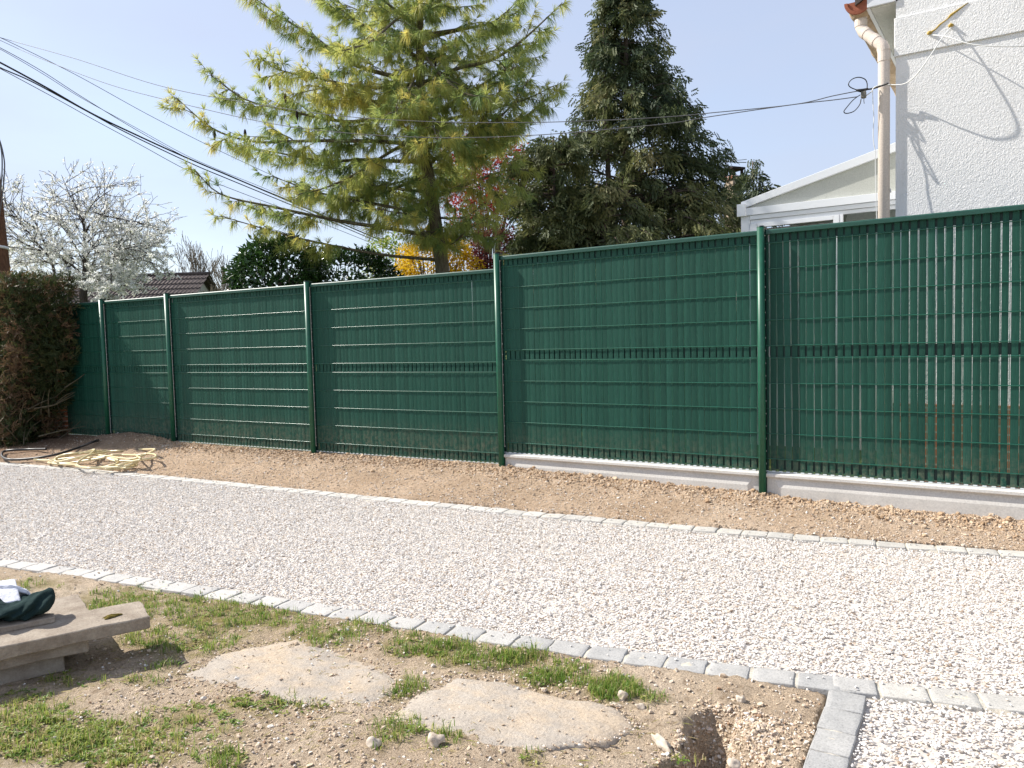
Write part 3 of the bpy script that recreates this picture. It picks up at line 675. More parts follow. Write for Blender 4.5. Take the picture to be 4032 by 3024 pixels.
# local frame: x right along the gable wall, y back, z up from -0.3
gw = MB(); zE = 4.2; W = 8.2
gw.add([(0, 0, .75), (W, 0, .75), (W, 0, zE), (W/2, 0, zE+2.3), (0, 0, zE), (0, 8, .75), (W, 8, .75), (W, 8, zE), (W/2, 8, zE+2.3), (0, 8, zE)],
       [(0, 1, 2, 3, 4), (9, 8, 7, 6, 5), (0, 4, 9, 5), (1, 6, 7, 2)])
gw.build('wall', M['render'], house)
hb('base_course', M['brick'], [(-.02, W+.02, -.02, 8.02, -.3, .75)])
hb('wall_band', M['render'], [(-.012, W, -.014, .004, 3.735, 4.06)], bv=.006)
# boxed eave: soffit, fascia, verge board, and the roof above the frame
hb('soffit', M['soffit'], [(-.20, -.0005, .01, 8.0, 4.192, 4.215)])
hb('eave_board', M['white'], [(-.225, .0, -.018, .006, 4.20, 4.42), (-.235, -.203, .008, 8.0, 4.195, 4.36)])
rf = MB(); t_ = 2.3/(W/2)
for sx in (0, 1):
    xe, xr = (-.32, W/2) if sx == 0 else (W+.32, W/2)
    ze = zE+.22+(-.32)*t_; zr = zE+.22+W/2*t_
    if sx: xe, xr = xr, xe; ze, zr = zr, ze
    rf.add([(xe, -.03, ze), (xr, -.03, zr), (xr, 8.12, zr), (xe, 8.12, ze), (xe, -.03, ze+.08), (xr, -.03, zr+.08), (xr, 8.12, zr+.08), (xe, 8.12, ze+.08)],
           [(0, 3, 2, 1), (4, 5, 6, 7), (0, 1, 5, 4), (1, 2, 6, 5), (2, 3, 7, 6), (3, 0, 4, 7)])
rf.build('roof', M['tile'], house)
# half-round gutter running back along the eave, with its end cap
gr, gxc, gzc = .098, -.302, 4.28
gu = MB(); n = 14; V = []; F = []
ysg = [.0]+[y for q in range(14) for y in (q*.58+.20, q*.58+.203, q*.58+.235, q*.58+.238)]
rad = [gr]+[gr+(0.006 if i % 4 in (1, 2) else 0) for i in range(len(ysg)-1)]
for y, r_ in zip(ysg, rad):
    for j in range(n+1):
        a = math.pi+math.pi*j/n; V.append((gxc+r_*math.cos(a), y, gzc+r_*math.sin(a)))
for i in range(len(ysg)-1):
    for j in range(n): F.append((i*(n+1)+j, i*(n+1)+j+1, (i+1)*(n+1)+j+1, (i+1)*(n+1)+j))
gu.add(V, F); go_ = gu.build('gutter', M['tan'], house, True); so_ = go_.modifiers.new('thick', 'SOLIDIFY'); so_.thickness = .004
ec = MB(); k = 24
ring = [(gxc+(gr+.012)*math.cos(math.pi+math.pi*j/k), (gr+.012)*math.sin(math.pi+math.pi*j/k)+gzc) for j in range(k+1)]
ring2 = [(gxc+(gr-.015)*math.cos(math.pi+math.pi*j/k), (gr-.015)*math.sin(math.pi+math.pi*j/k)+gzc) for j in range(k+1)]
V = [(x, -.012, z) for x, z in ring]+[(x, .007, z) for x, z in ring]+[(x, -.015, z) for x, z in ring2]+[(x, -.003, z) for x, z in ring2]
F = []
K = k+1
for j in range(k): F += [(j, K+j, K+j+1, j+1), (2*K+j, j, j+1, 2*K+j+1), (3*K+j, 2*K+j, 2*K+j+1, 3*K+j+1)]
F.append(tuple(3*K+j for j in range(K))); F.append(tuple(K+j for j in range(k, -1, -1)))
ec.add(V, F); ec.build('gutter_end', M['terra'], house)
# swan-neck downpipe
pr_ = .0475
dp = MB(); path = [(-.295, .10, 4.21), (-.292, .10, 4.09), (-.275, .09, 4.045), (-.15, .02, 3.905), (-.105, .003, 3.86), (-.092, .0, 3.80), (-.092, .0, .05)]
dp.tube(path, [pr_*1.12, pr_*1.03, pr_, pr_, pr_, pr_, pr_], 20); dpo = dp.build('downpipe', M['cream'], house, True)
def collar(p, q, r_=pr_+.004):
    mb = MB(); mb.tube([p, q], r_, 20); mb.build('pipe_collar', M['cream'], dpo, False)
ht = MB(); ht.tube([(-.30, .10, 4.155), (-.297, .10, 4.20), (-.30, .10, 4.235)], [pr_+.006, .066, .085], 18); ht.build('gutter_outlet', M['tan'], house, True)
P3 = [np.array(p) for p in path]
def between(i, t0, t1, r_): a, b = P3[i], P3[i+1]; collar(a+(b-a)*t0, a+(b-a)*t1, r_)
between(0, .55, .98, pr_+.005); between(2, .05, .28, pr_+.004); between(2, .72, .98, pr_+.004); between(4, .3, .98, pr_+.004); between(5, .0, .022, pr_+.004)
for z in (1.2, 2.6): hb('pipe_bracket', M['white'], [(-.145, -.04, .02, .07, z, z+.03)])
# sealant streak and hooks on the wall
wp = lambda x, y: np.array(aty(x, y, HY))-np.array([HX, HY, -.3])
a = wp(2009, 73); b = wp(2082, 12); c = wp(2055, 57)
mb = MB(); mb.tube([(a[0], -.016, a[2]), (a[0]*.85+b[0]*.15+.008, -.016, a[2]*.85+b[2]*.15), (a[0]*.7+b[0]*.3-.004, -.016, a[2]*.7+b[2]*.3), (a[0]*.5+b[0]*.5+.005, -.016, a[2]*.5+b[2]*.5), (a[0]*.35+b[0]*.65-.006, -.016, a[2]*.35+b[2]*.65), (b[0]+.03, -.016, b[2]+.01)], [.010, .005, .007, .004, .010, .003], 7); mb.build('sealant_streak', M['yellow'], house, True)
for p in (a, c):
    mb = MB(); mb.tube([(p[0]-.014, -.014, p[2]), (p[0], -.03, p[2]+.003), (p[0]+.012, -.014, p[2]+.002)], [.012, .016, .010], 7); mb.build('wall_hook', M['yellow'], house, True)
# window opening etc. are outside the picture

# ================================================================== CONSERVATORY between house and trees
VY = 3.5
cons = thing('conservatory', 'white framed lean-to conservatory with a glazed front left of the white house', 'conservatory', (1.28, VY, -.3))
wall = lambda x, y: np.array(aty(x, y, VY))-np.array([1.28, VY, -.3])
def vb(name, mt, boxes, parent=cons, bv=.003):
    mb = MB()
    for b in boxes: mb.box(*b)
    o = mb.build(name, mt, parent); bevel(o, bv); return o
DX = 2.0; zL, zRr = 3.02, 3.02+.256*DX*.98
def wedge(mb, x0, x1, y0, y1, zb0, zb1, zt0, zt1):
    mb.add([(x0, y0, zb0), (x1, y0, zb1), (x1, y1, zb1), (x0, y1, zb0), (x0, y0, zt0), (x1, y0, zt1), (x1, y1, zt1), (x0, y1, zt0)],
           [(0, 3, 2, 1), (4, 5, 6, 7), (0, 1, 5, 4), (1, 2, 6, 5), (2, 3, 7, 6), (3, 0, 4, 7)])
mb = MB(); wedge(mb, .005, DX, -.02, .05, 2.945, 2.945+.253*DX, 3.03, 3.03+.262*DX); bevel(mb.build('rake_beam', M['white'], cons), .004)
mb = MB(); wedge(mb, .0, DX, .05, 3.9, 3.0, 3.0+.258*DX, 3.045, 3.045+.262*DX); mb.build('roof', M['panel'], cons)
mb = MB(); mb.add([(.06, .02, 2.93), (DX, .02, 2.93), (DX, .02, 2.95+.253*DX), (.06, .02, 2.955)], [(0, 1, 2, 3)]); o = mb.build('gable_panel', M['panel'], cons); sd = o.modifiers.new('t', 'SOLIDIFY'); sd.thickness = .02; sd.offset = -1
vb('top_beam', M['white'], [(-.03, DX, -.035, .06, 2.855, 2.945)])
vb('gutter_profile', M['white'], [(-.035, .07, -.06, .0, 2.85, 3.0)])
vb('corner_post', M['white'], [(.0, .11, -.01, .07, 0, 2.855)])
vb('frame_rail', M['white'], [(.112, DX, -.02, .05, 2.80, 2.852), (.112, DX, -.0, .05, 2.752, 2.797)])
fr = MB(); fr.box(.115, .20, -.022, .04, .7, 2.75); fr.box(1.085, 1.15, -.022, .04, .7, 2.75); fr.box(.202, 1.083, -.022, .04, 2.70, 2.75); fr.box(.202, 1.083, -.022, .04, .7, .78)
wf = fr.build('window', M['white'], cons); bevel(wf, .003)
mb = MB(); mb.box(.20, 1.085, .012, .018, .78, 2.70); mb.build('pane', M['glass'], wf)
fr = MB(); fr.box(1.152, 1.19, -.018, .04, .7, 2.75); fr.box(1.192, DX, -.018, .04, .7, .76)
wf2 = fr.build('window', M['white'], cons); bevel(wf2, .003)
mb = MB(); mb.box(1.192, DX, .012, .018, .76, 2.75); mb.build('pane', M['glass'], wf2)
vb('blind', M['inside'], [(.15, 1.1, .30, .31, .7, 2.72)]); vb('inner_panel', M['panel'], [(1.16, DX, .34, .35, .5, 2.8)])
vb('low_wall', M['render'], [(.115, DX, -.015, .06, 0, .698)])

# ================================================================== OVERHEAD CABLES, junction box, pole
def smooth_path(pts, n=10):
    Pp = [np.array(p, float) for p in pts]; out = []
    for i in range(len(Pp)-1):
        p0 = Pp[max(i-1, 0)]; p1 = Pp[i]; p2 = Pp[i+1]; p3 = Pp[min(i+2, len(Pp)-1)]
        for t in np.linspace(0, 1, n, endpoint=False):
            out.append(.5*((2*p1)+(-p0+p2)*t+(2*p0-5*p1+4*p2-p3)*t*t+(-p0+3*p1-3*p2+p3)*t**3))
    out.append(Pp[-1]); return out
def cable(pts, d0, d1, rad, label, mt, name='overhead_cable', grp=None, pre=None):
    xs_ = np.array([p[0] for p in pts], float); q = []
    for (x, y) in pts:
        t = (x-xs_[0])/(xs_[-1]-xs_[0]); D = 1/((1-t)/d0+t/d1); q.append(dep(x, y, D))
    if pre is not None: q = [pre]+q
    mb = MB(); mb.tube(smooth_path(q, 8), rad, 6); tag(mb.build(name, mt, smooth=True), label, 'cable', grp)
PT = dep(-52, 62, 11.6)
BXP = np.array([3.055, 1.10, 3.13])
cable([(0, 81), (160, 126), (337, 183), (496, 216), (713, 248), (911, 262), (1110, 265), (1300, 260), (1450, 252), (1534, 244), (1713, 226), (1800, 207), (1856, 196)], 11.5, 6.75, .0040, 'upper of the two cables running across in front of the trees to the house corner', M['greycable'], pre=PT)
cable([(0, 87), (99, 131), (238, 183), (377, 220), (560, 262), (713, 284), (892, 296), (1030, 297), (1170, 291), (1308, 280), (1450, 266), (1534, 252), (1713, 226), (1800, 216), (1852, 209)], 11.5, 6.75, .0040, 'lower of the two cables running across in front of the trees to the house corner', M['greycable'], pre=PT)
cable([(0, 81), (159, 159), (317, 246), (448, 313), (560, 366), (655, 409), (760, 462), (880, 520)], 11.5, 17, .005, 'thin cable dropping alone from the pole, uppermost of those that fall behind the pine', M['greycable'], pre=PT)
bund = 'cables of the bundle falling from the upper left'
cable([(0, 103), (88, 152), (175, 208), (290, 278), (397, 337), (480, 372), (555, 404), (680, 455), (860, 530)], 11.5, 19, .0055, 'thin upper cable of the bundle that falls from the upper left behind the pine', M['greycable'], grp=bund, pre=PT-np.array([0, 0, .12]))
cable([(0, 106), (90, 158), (175, 211), (290, 274), (397, 333), (480, 370), (555, 400), (680, 452), (860, 526)], 11.5, 19, .0045, 'thinnest cable twisting round the upper edge of the falling bundle', M['greycable'], grp=bund, pre=PT-np.array([0, 0, .14]))
cable([(0, 135), (100, 189), (198, 245), (300, 294), (397, 338), (536, 397), (680, 458), (860, 535)], 11.5, 19, .014, 'thickest black cable of the bundle that falls from the upper left', M['cable'], grp=bund, pre=PT-np.array([0, 0, .34]))
cable([(0, 146), (60, 172), (119, 203), (198, 246), (278, 289), (413, 353), (496, 388), (680, 464), (860, 541)], 11.5, 19, .010, 'second thickest black cable, just under the thickest one of the bundle', M['cable'], grp=bund, pre=PT-np.array([0, 0, .40]))
cable([(0, 148), (119, 212), (198, 256), (300, 311), (413, 372), (520, 416), (680, 476), (860, 548)], 11.5, 19, .0055, 'thin lowest cable of the bundle that falls from the upper left', M['greycable'], grp=bund, pre=PT-np.array([0, 0, .42]))
# junction box with its two loops, hanging ends, and the white lead on the wall
jb = thing('junction_box', 'dirty cable junction box hanging in the air beside the downpipe', 'junction box', tuple(BXP))
def loc(x, y, D=6.72): return np.array(dep(x, y, D))-BXP
mb = MB(); c = loc(1865, 205); mb.box(c[0]-.018, c[0]+.022, c[1]-.02, c[1]+.02, c[2]-.028, c[2]+.028); o = mb.build('body', M['box'], jb); bevel(o, .006)
mb = MB(); mb.tube([loc(1850, 195), loc(1862, 196), loc(1875, 192)], [.010, .017, .009], 8); mb.build('tape_wrap', M['cable'], jb, True)
mb = MB(); mb.tube(smooth_path([loc(1856, 196), loc(1838, 189), loc(1833, 181), loc(1841, 171), (loc(1855, 167)), loc(1868, 171), loc(1873, 180), loc(1873, 192)]), .0042, 6); mb.build('upper_loop', M['cable'], jb, True)
mb = MB(); mb.tube(smooth_path([loc(1858, 205), loc(1843, 216), loc(1829, 232), loc(1823, 241), loc(1829, 245), loc(1845, 240), loc(1857, 226), loc(1860, 214)]), .0042, 6); mb.build('lower_loop', M['cable'], jb, True)
mb = MB(); mb.tube(smooth_path([loc(1874, 193), loc(1890, 190, 6.68), loc(1919, 180, 6.60)]), .0075, 7); mb.build('strain_wire', M['cable'], jb, True)
mb = MB(); mb.tube(smooth_path([loc(1868, 209), loc(1866, 216), loc(1867, 224)]), .003, 5); mb.build('loose_end', M['greycable'], jb, True)
def cpts(lst): return [aty(*c3f(x, y), HY-D) if D < 1 else dep(*c3f(x, y), D) for x, y, D in lst]
def c3f(x, y): return 1474.66+x*.39685, y*.39685
mb = MB(); mb.tube(smooth_path(cpts([(1000, 520, 6.72), (1028, 498, 6.70), (1036, 482, 6.68), (1060, 468, .09), (1110, 462, .075), (1200, 458, .12), (1260, 420, .16), (1330, 330, .17), (1410, 210, .09), (1464, 148, .024)]), 8), .0048, 6)
tag(mb.build('wall_cable', M['whitecable'], smooth=True), 'white cable curving from the junction box past the downpipe up to a wall hook', 'cable')
mb = MB(); mb.tube(smooth_path(cpts([(1352, 190, .024), (1440, 200, .10), (1560, 238, .16), (1700, 252, .18), (1860, 252, .15), (2000, 240, .05)]), 8), .0048, 6)
tag(mb.build('wall_cable', M['whitecable'], smooth=True), 'white cable leaving the left wall hook towards the right edge', 'cable')
mb = MB(); mb.tube(smooth_path(cpts([(1034, 484, 6.68), (1036, 560, 6.68), (1041, 640, 6.68), (1037, 720, 6.68), (1040, 780, 6.68), (1048, 830, 6.68), (1050, 960, 6.68), (1052, 1060, 6.68), (1056, 1180, 6.68), (1056, 1350, 6.68)]), 6), .0034, 5)
tag(mb.build('hanging_wire', M['whitecable'], smooth=True), 'thin pale wire hanging straight down beside the downpipe', 'wire')

PB = dep(-10, 575, 11.5); PTo = PT+np.array([0, 0, .5])
pole = thing('utility_pole', 'brown wooden utility pole cut off by the left edge above the hedge', 'utility pole', (PB[0], PB[1], -.35))
mb = MB(); q0 = np.array([PB[0], PB[1], -.35]); dirp = (PTo-PB)/(PTo[2]-PB[2]); pts_ = [PB+dirp*(z-PB[2]) for z in (-.35, 2.4, 3.2, 4.4, 6.2)]
mb.tube([p-q0 for p in pts_], [.21, .185, .165, .14, .125], 16); mb.build('shaft', M['wood'], pole, True)
mb = MB(); p = PB+dirp*(.26); mb.tube([p-q0-dirp*.02, p-q0+dirp*.02], .192, 16); mb.build('strap', M['hole_light_strap'], pole, True)
for i, (a_, b_) in enumerate([((-2, 305), (4, 335)), ((-1, 303), (9, 345))]):
    mb = MB(); x1 = b_[0]; mb.tube(smooth_path([dep(-14, 292, 11.3), dep(*a_, 11.3), dep(*b_, 11.3), dep(x1, 380, 11.3), dep(x1-5, 430, 11.3), dep(-10, 520, 11.35)]), .009, 6)
    tag(mb.build('cable_loop', M['greycable'], smooth=True), ('inner' if i == 0 else 'outer')+' thin cable loop bulging out at the left edge beside the pole', 'cable')

# ================================================================== HOSES
def hose(pts, rad, mt, label, name, lift, seed=0, conv=None):
    r = np.random.default_rng(seed); q = []
    for i, p in enumerate(pts):
        x, y = conv(*p[:2]); c = surf(x, y); h = p[2] if len(p) > 2 else lift
        c = np.array(gnd(x, y, c[2]+rad+h+.014)); q.append(c)
    mb = MB(); mb.tube(smooth_path(q, 8), rad, 8); tag(mb.build(name, mt, smooth=True), label, 'hose')
ch = lambda x, y: ((80+x*.28029)/S, (1680+y*.28029)/S)
hose([(190, 462), (260, 468), (350, 474), (430, 470), (500, 445), (560, 425, .02), (700, 398, .03), (850, 378, .03), (960, 345, .05), (1040, 322, .06), (1030, 345, .06), (960, 400, .05), (870, 450, .04), (810, 500, .03), (800, 540, .02), (860, 568), (980, 578), (1150, 576, .02), (1350, 568, .02), (1500, 545, .02), (1620, 500, .03), (1690, 465, .05), (1670, 430, .06), (1560, 375, .06), (1400, 342, .06), (1250, 348, .06), (1120, 372, .06), (1000, 395, .06), (820, 430, .05), (640, 470, .04), (530, 490, .03), (490, 480, .03), (500, 440, .03), (600, 395, .04), (780, 372, .04), (960, 356, .04), (1080, 338, .05), (1140, 345, .05), (1110, 370, .04), (960, 405, .03), (780, 440, .02), (600, 480, .01), (420, 508), (400, 498), (480, 470, .01), (700, 440, .02), (900, 440, .02), (1100, 430, .03), (1190, 428, .03), (1060, 455, .02), (900, 478, .01), (760, 500, .01), (640, 515), (520, 505), (490, 470, .01), (540, 420, .03), (720, 385, .04), (1000, 362, .05), (1280, 328, .06), (1500, 320, .06), (1700, 320, .06), (1890, 320, .05), (1800, 370, .05), (1700, 415, .05), (1580, 450, .05), (1400, 440, .04), (1240, 415, .04), (1110, 405, .04), (1140, 400, .04), (1330, 372, .05), (1350, 380, .05), (1280, 400, .04), (1450, 395, .04), (1640, 400, .04), (1780, 380, .05), (1880, 390, .05), (1905, 415, .05), (1860, 440, .04), (1700, 462, .05), (1560, 490, .04), (1400, 535, .03), (1340, 545, .02)], .0125, M['hose'],
     'tangled heap of cream garden hose on the soil beside the gravel at left', 'garden_hose', .0, 1, ch)
hose([(450, 518), (600, 528), (780, 535), (790, 552), (900, 572), (1050, 580), (1200, 560, .02), (1320, 530, .03), (1375, 500, .04), (1370, 470, .05), (1320, 452, .05), (1230, 445, .05), (1330, 480, .03), (1560, 480, .03), (1640, 505, .02), (1500, 555), (1300, 585), (1200, 598), (1340, 592), (1500, 575), (1630, 545), (1640, 525)], .0125, M['hose'],
     'second length of cream hose lying at the front of the tangled heap', 'garden_hose', .0, 2, ch)
cf4 = lambda x, y: (x*.33333, 548.6+y*.33333)
hose([(790, 1172), (700, 1190), (620, 1212), (520, 1250), (400, 1290), (300, 1312), (200, 1326), (110, 1332), (50, 1330), (18, 1315), (12, 1295), (30, 1278), (90, 1270), (200, 1266), (300, 1264)], .016, M['blackhose'], 'black pipe lying on the shaded soil behind the hose heap', 'black_pipe', .0, 3, cf4)
tb = thing('tub', 'pale round plastic tub just showing at the left edge in front of the hedge', 'tub', tuple(gnd(-44, 965, -.26)))
mb = MB(); D_ = 11.3
mb.tube([(0, 0, 0), (0, 0, .10), (0, 0, .30), (0, 0, .55), (0, 0, .58)], [.23, .27, .29, .27, .26], 28); mb.build('shell', M['tub'], tb, True)
mb = MB(); mb.tube([(0, 0, .575), (0, 0, .60)], [.28, .28], 28); mb.build('rim', M['tub'], tb)

# ================================================================== SLABS AND CLOTHS AT LOWER LEFT
def slab(name_label, p_end, d, length, width, z0, th, seed, rz_off=0, chip=None):
    """rectangular weathered slab: p_end = camera-side corner of its right end, runs back along -d"""
    d = np.array(d)/np.linalg.norm(d); w = np.array([-d[1], d[0]]); w = w if w[0] < 0 else -w
    import bmesh
    bm = bmesh.new(); bmesh.ops.create_cube(bm, size=1)
    for v in bm.verts: v.co = Vector(((v.co.x-.5)*length, (v.co.y+.5)*width, (v.co.z+.5)*th))
    bmesh.ops.bevel(bm, geom=list(bm.edges), offset=.004, segments=1, affect='EDGES')
    bmesh.ops.subdivide_edges(bm, edges=[e for e in bm.edges if e.calc_length() > .1], cuts=12, use_grid_fill=True)
    for v in bm.verts:
        a_ = float(fbm(v.co.x+seed, v.co.y+v.co.z, 14, 4, seed)); b_ = float(fbm(v.co.x-seed, v.co.z*2+v.co.y, 30, 3, seed+3))
        v.co.z += .003*b_+.003*a_; v.co.y += .006*a_; v.co.x += .006*b_
        if chip and v.co.x > chip[0] and v.co.y > chip[1]: v.co.x += (chip[0]-v.co.x)*.75*min(1, (v.co.y-chip[1])/.06)
    me = bpy.data.meshes.new('slab'); bm.to_mesh(me); bm.free(); me.polygons.foreach_set('use_smooth', [True]*len(me.polygons))
    o = link('concrete_slab', me, None, M['slab']); es = o.modifiers.new('split', 'EDGE_SPLIT'); es.split_angle = R(32); o.location = (p_end[0], p_end[1], z0); ang = math.atan2(d[1], d[0])
    # local +y must point to w
    if d[0]*w[1]-d[1]*w[0] < 0: o.scale = (1, -1, 1)
    o.rotation_euler = (0, 0, ang+rz_off); tag(o, name_label, 'concrete slab'); return o
def zz(x, y): return (x*.31646/S, (2200+y*.31646)/S)
zt1 = -.112; e1 = gnd(*zz(1870, 712), zt1)[:2]; f1 = gnd(*zz(0, 1095), zt1)[:2]; dd = e1-f1; b1 = gnd(*zz(1790, 515), zt1)[:2]
wd = np.linalg.norm(b1-e1); 
s1 = slab('long weathered concrete slab on top of the stack with a moss patch', e1, dd, 1.25, .27, zt1-.058, .058, 3)
mp = gnd(*zz(1385, 728), zt1); mb = MB(); V = []; F = []
K = 18
for r_ in (0, .5, .85, 1.0):
    for j in range(K):
        a_ = 2*math.pi*j/K; q = r_*(1+.3*math.sin(3*a_+1)+.15*math.sin(5*a_)); V.append((mp[0]+q*.036*math.cos(a_)*dd[0]/np.linalg.norm(dd)-q*.016*math.sin(a_), mp[1]+q*.036*math.cos(a_)*dd[1]/np.linalg.norm(dd)+q*.010*math.sin(a_), zt1+.001+.012*(1-r_**2)+.003*random.random()))
for i in range(3):
    for j in range(K): F.append((i*K+j, (i+1)*K+j, (i+1)*K+(j+1) % K, i*K+(j+1) % K))
mb.add(V, F); mo = mb.build('moss_patch', M['moss'], smooth=True); mo.parent = s1; bpy.context.view_layer.update(); mo.matrix_parent_inverse = s1.matrix_world.inverted()
z2 = zt1-.060; e2 = gnd(*zz(1105, 1000), z2)[:2]; slab('middle slab of the stack, mostly hidden under the long mossy one', e2, dd, 1.1, .27, z2-.056, .056, 5, -.03)
z3 = z2-.058; e3 = gnd(*zz(800, 1165), z3)[:2]; slab('lowest slab of the stack resting on the ground in shadow', e3, dd, 1.0, .30, z3-.085, .085, 7, .02)
e5 = gnd(*zz(690, 712), zt1+.03)[:2]; slab('short slab with a broken corner lying on the long slab under the dark cloth', e5, dd*np.array([1, 1.0]), .9, .30, zt1+.0005, .026, 9, .03, (-.10, .05))
e4 = gnd(*zz(1150, 628), zt1+.0)[:2]; slab('slab lying behind the long one, only its flat corner showing past the dark cloth', e4+np.array([-.02, .0]), dd, .7, .33, zt1-.075, .062, 11, .06)

def cloth_lump(name, label, c0, ax, length, rw, rh, mt, seed, cat):
    """soft folded bundle: closed wrinkled surface along an axis"""
    ax = np.array([ax[0], ax[1], 0]); ax /= np.linalg.norm(ax); sd_ = np.array([-ax[1], ax[0], 0]); n, k = 46, 40; V = []; F = []
    for i in range(n):
        t = i/(n-1); end = (1-abs(2*t-1)**5)**.5 if 0 < t < 1 else 0.02
        for j in range(k):
            a_ = 2*math.pi*j/k; ca, sa = math.cos(a_), math.sin(a_)
            e_ = 2.6; q = (abs(ca)**e_+abs(sa)**e_)**(-1/e_)
            w1 = .20*math.sin(a_*3+t*9+seed)+.20*math.sin(a_*2-t*17+seed*2)+.17*math.sin(a_*5+t*27)+.45*abs(float(fbm(t*7+seed, math.sin(a_)*1.6+2, 1.0, 3, seed)))-.18*abs(math.sin(t*19+a_*1.5))
            rr = q*end*(1+.55*w1); hh = rh*(1+.35*math.sin(t*5+seed))
            p = np.array(c0)+ax*(t-.5)*length+sd_*(rw*rr*ca)+np.array([0, 0, max(-.001, hh*(rr*sa+.93)*1.0)])
            V.append(p)
    for i in range(n-1):
        for j in range(k): F.append((i*k+j, i*k+(j+1) % k, (i+1)*k+(j+1) % k, (i+1)*k+j))
    F.append(tuple(range(k-1, -1, -1))); F.append(tuple((n-1)*k+j for j in range(k)))
    mb = MB(); mb.add(V, F); o = mb.build(name, mt, smooth=True); o.modifiers.new('s', 'SUBSURF').levels = 1; o.modifiers['s'].render_levels = 1; tag(o, label, cat); return o
zc = zt1+.028; cr = gnd(*zz(700, 640), zc); cl = gnd(*zz(-420, 800), zc); ax = (cr-cl)[:2]
cc = (cr+cl)/2
cloth_lump('fleece', 'dark green fleece garment bundled up on the slabs', cc, ax, np.linalg.norm(ax), .11, .052, M['darkcloth'], 2, 'garment')
# folded white towel lying over the bundle
def towel(name, label, p0, du, dv, nu, nv, lift, mt, seed, th=.012):
    V = []; F = []
    for i in range(nu+1):
        for j in range(nv+1):
            u, v = i/nu, j/nv; p = np.array(p0)+np.array(du)*u+np.array(dv)*v
            z = lift(u, v)+.006*float(fbm(u*3+seed, v*3, 1.3, 3, seed)); V.append((p[0]+.006*float(fbm(v*4, seed, 1, 2, 3)), p[1]+.006*float(fbm(u*4, seed, 1, 2, 4)), p[2]+z))
    for i in range(nu):
        for j in range(nv): a_ = i*(nv+1)+j; F.append((a_, a_+nv+1, a_+nv+2, a_+1))
    mb = MB(); mb.add(V, F); o = mb.build(name, mt, smooth=True); s_ = o.modifiers.new('t', 'SOLIDIFY'); s_.thickness = th; s_.offset = 1
    b_ = o.modifiers.new('s', 'SUBSURF'); b_.levels = 1; b_.render_levels = 1; tag(o, label, 'towel'); return o
zt = zc+.10; A = np.array(gnd(*zz(265, 520), zc+.062)); B_ = np.array(gnd(*zz(-500, 660), zc+.062)); C_ = np.array(gnd(*zz(190, 240), zc+.118))
towel('towel', 'white folded towel draped over the dark fleece', A, B_-A, C_-A, 16, 14, lambda u, v: .02*math.sin(v*3.1)*(.6+.4*u), M['whitecloth'], 5)
for q, (x, y, dz_) in enumerate([(380, 375, 0), (350, 345, .012), (300, 318, .024)]):
    p0 = np.array(gnd(*zz(x+50, y+36), zc+.072+dz_*1.2)); p1 = np.array(gnd(*zz(60, y+60), zc+.072+dz_*1.2)); p2 = np.array(gnd(*zz(x-60, y-14), zc+.09+dz_*1.2))
    towel('towel', ('lowest', 'middle', 'upper')[q]+' rounded fold of the pale cloths tucked behind the white towel', p0, p1-p0, p2-p0, 10, 8, lambda u, v: -.02*(1-v)**3*(u < .6)-.015*(1-u)**4, M['whitecloth'], 9+q, .014)

# ================================================================== VEGETATION
def nrm(a): return a/(np.linalg.norm(a, axis=-1, keepdims=True)+1e-9)
def needles(name, C, D, parent, mt, K=26, Ln=.15, W=.006, spread=.55, droop=.35, tint=None, seed=0):
    """brush-like tufts of long needles: each needle a slim bent blade"""
    r = np.random.default_rng(seed); n = len(C); C = np.repeat(C, K, 0); D = np.repeat(D, K, 0)
    d = nrm(D+spread*r.normal(size=(n*K, 3))); ln = Ln*r.uniform(.65, 1.1, (n*K, 1))
    side = nrm(np.cross(d, r.normal(size=(n*K, 3))))*W/2
    base = C+d*ln*.04; mid = base+d*ln*.5-np.array([0, 0, droop*.12])*ln; tip = base+d*ln*.95-np.array([0, 0, droop*.5])*ln
    V = np.stack([base-side, base+side, mid+side*.9, tip, mid-side*.9], 1).reshape(-1, 3)
    i = np.arange(n*K)*5; F = np.concatenate([np.stack([i, i+1, i+2], 1), np.stack([i, i+2, i+4], 1), np.stack([i+4, i+2, i+3], 1)])
    t = np.repeat(tint, K) if tint is not None else np.zeros(n*K)+.5
    t = np.clip(t+r.normal(0, .07, n*K), 0, 1); return np_mesh(name, V, F, mt, parent, np.repeat(t, 5))
def leaves(name, C, D, U, ln, wd, mt, parent, tint, seed=0, fold=.25):
    """one folded diamond leaf per row: C base, D direction, U rough up"""
    n = len(C); D = nrm(D); S_ = nrm(np.cross(D, U)); Nn = nrm(np.cross(S_, D)); ln = np.broadcast_to(ln, (n,))[:, None]; wd = np.broadcast_to(wd, (n,))[:, None]
    a = C; b = C+D*ln*.45+S_*wd*.5+Nn*wd*fold; c = C+D*ln-Nn*ln*.08; d = C+D*ln*.45-S_*wd*.5+Nn*wd*fold
    V = np.stack([a, b, c, d], 1).reshape(-1, 3); i = np.arange(n)*4; F = np.concatenate([np.stack([i, i+1, i+2], 1), np.stack([i, i+2, i+3], 1)])
    return np_mesh(name, V, F, mt, parent, np.repeat(np.clip(tint, 0, 1), 4))
def P3D(lst, D0, D1):
    xs_ = np.linspace(0, 1, len(lst)); return [np.array(dep(x, y, D0+(D1-D0)*t)) for (x, y), t in zip(lst, xs_)]
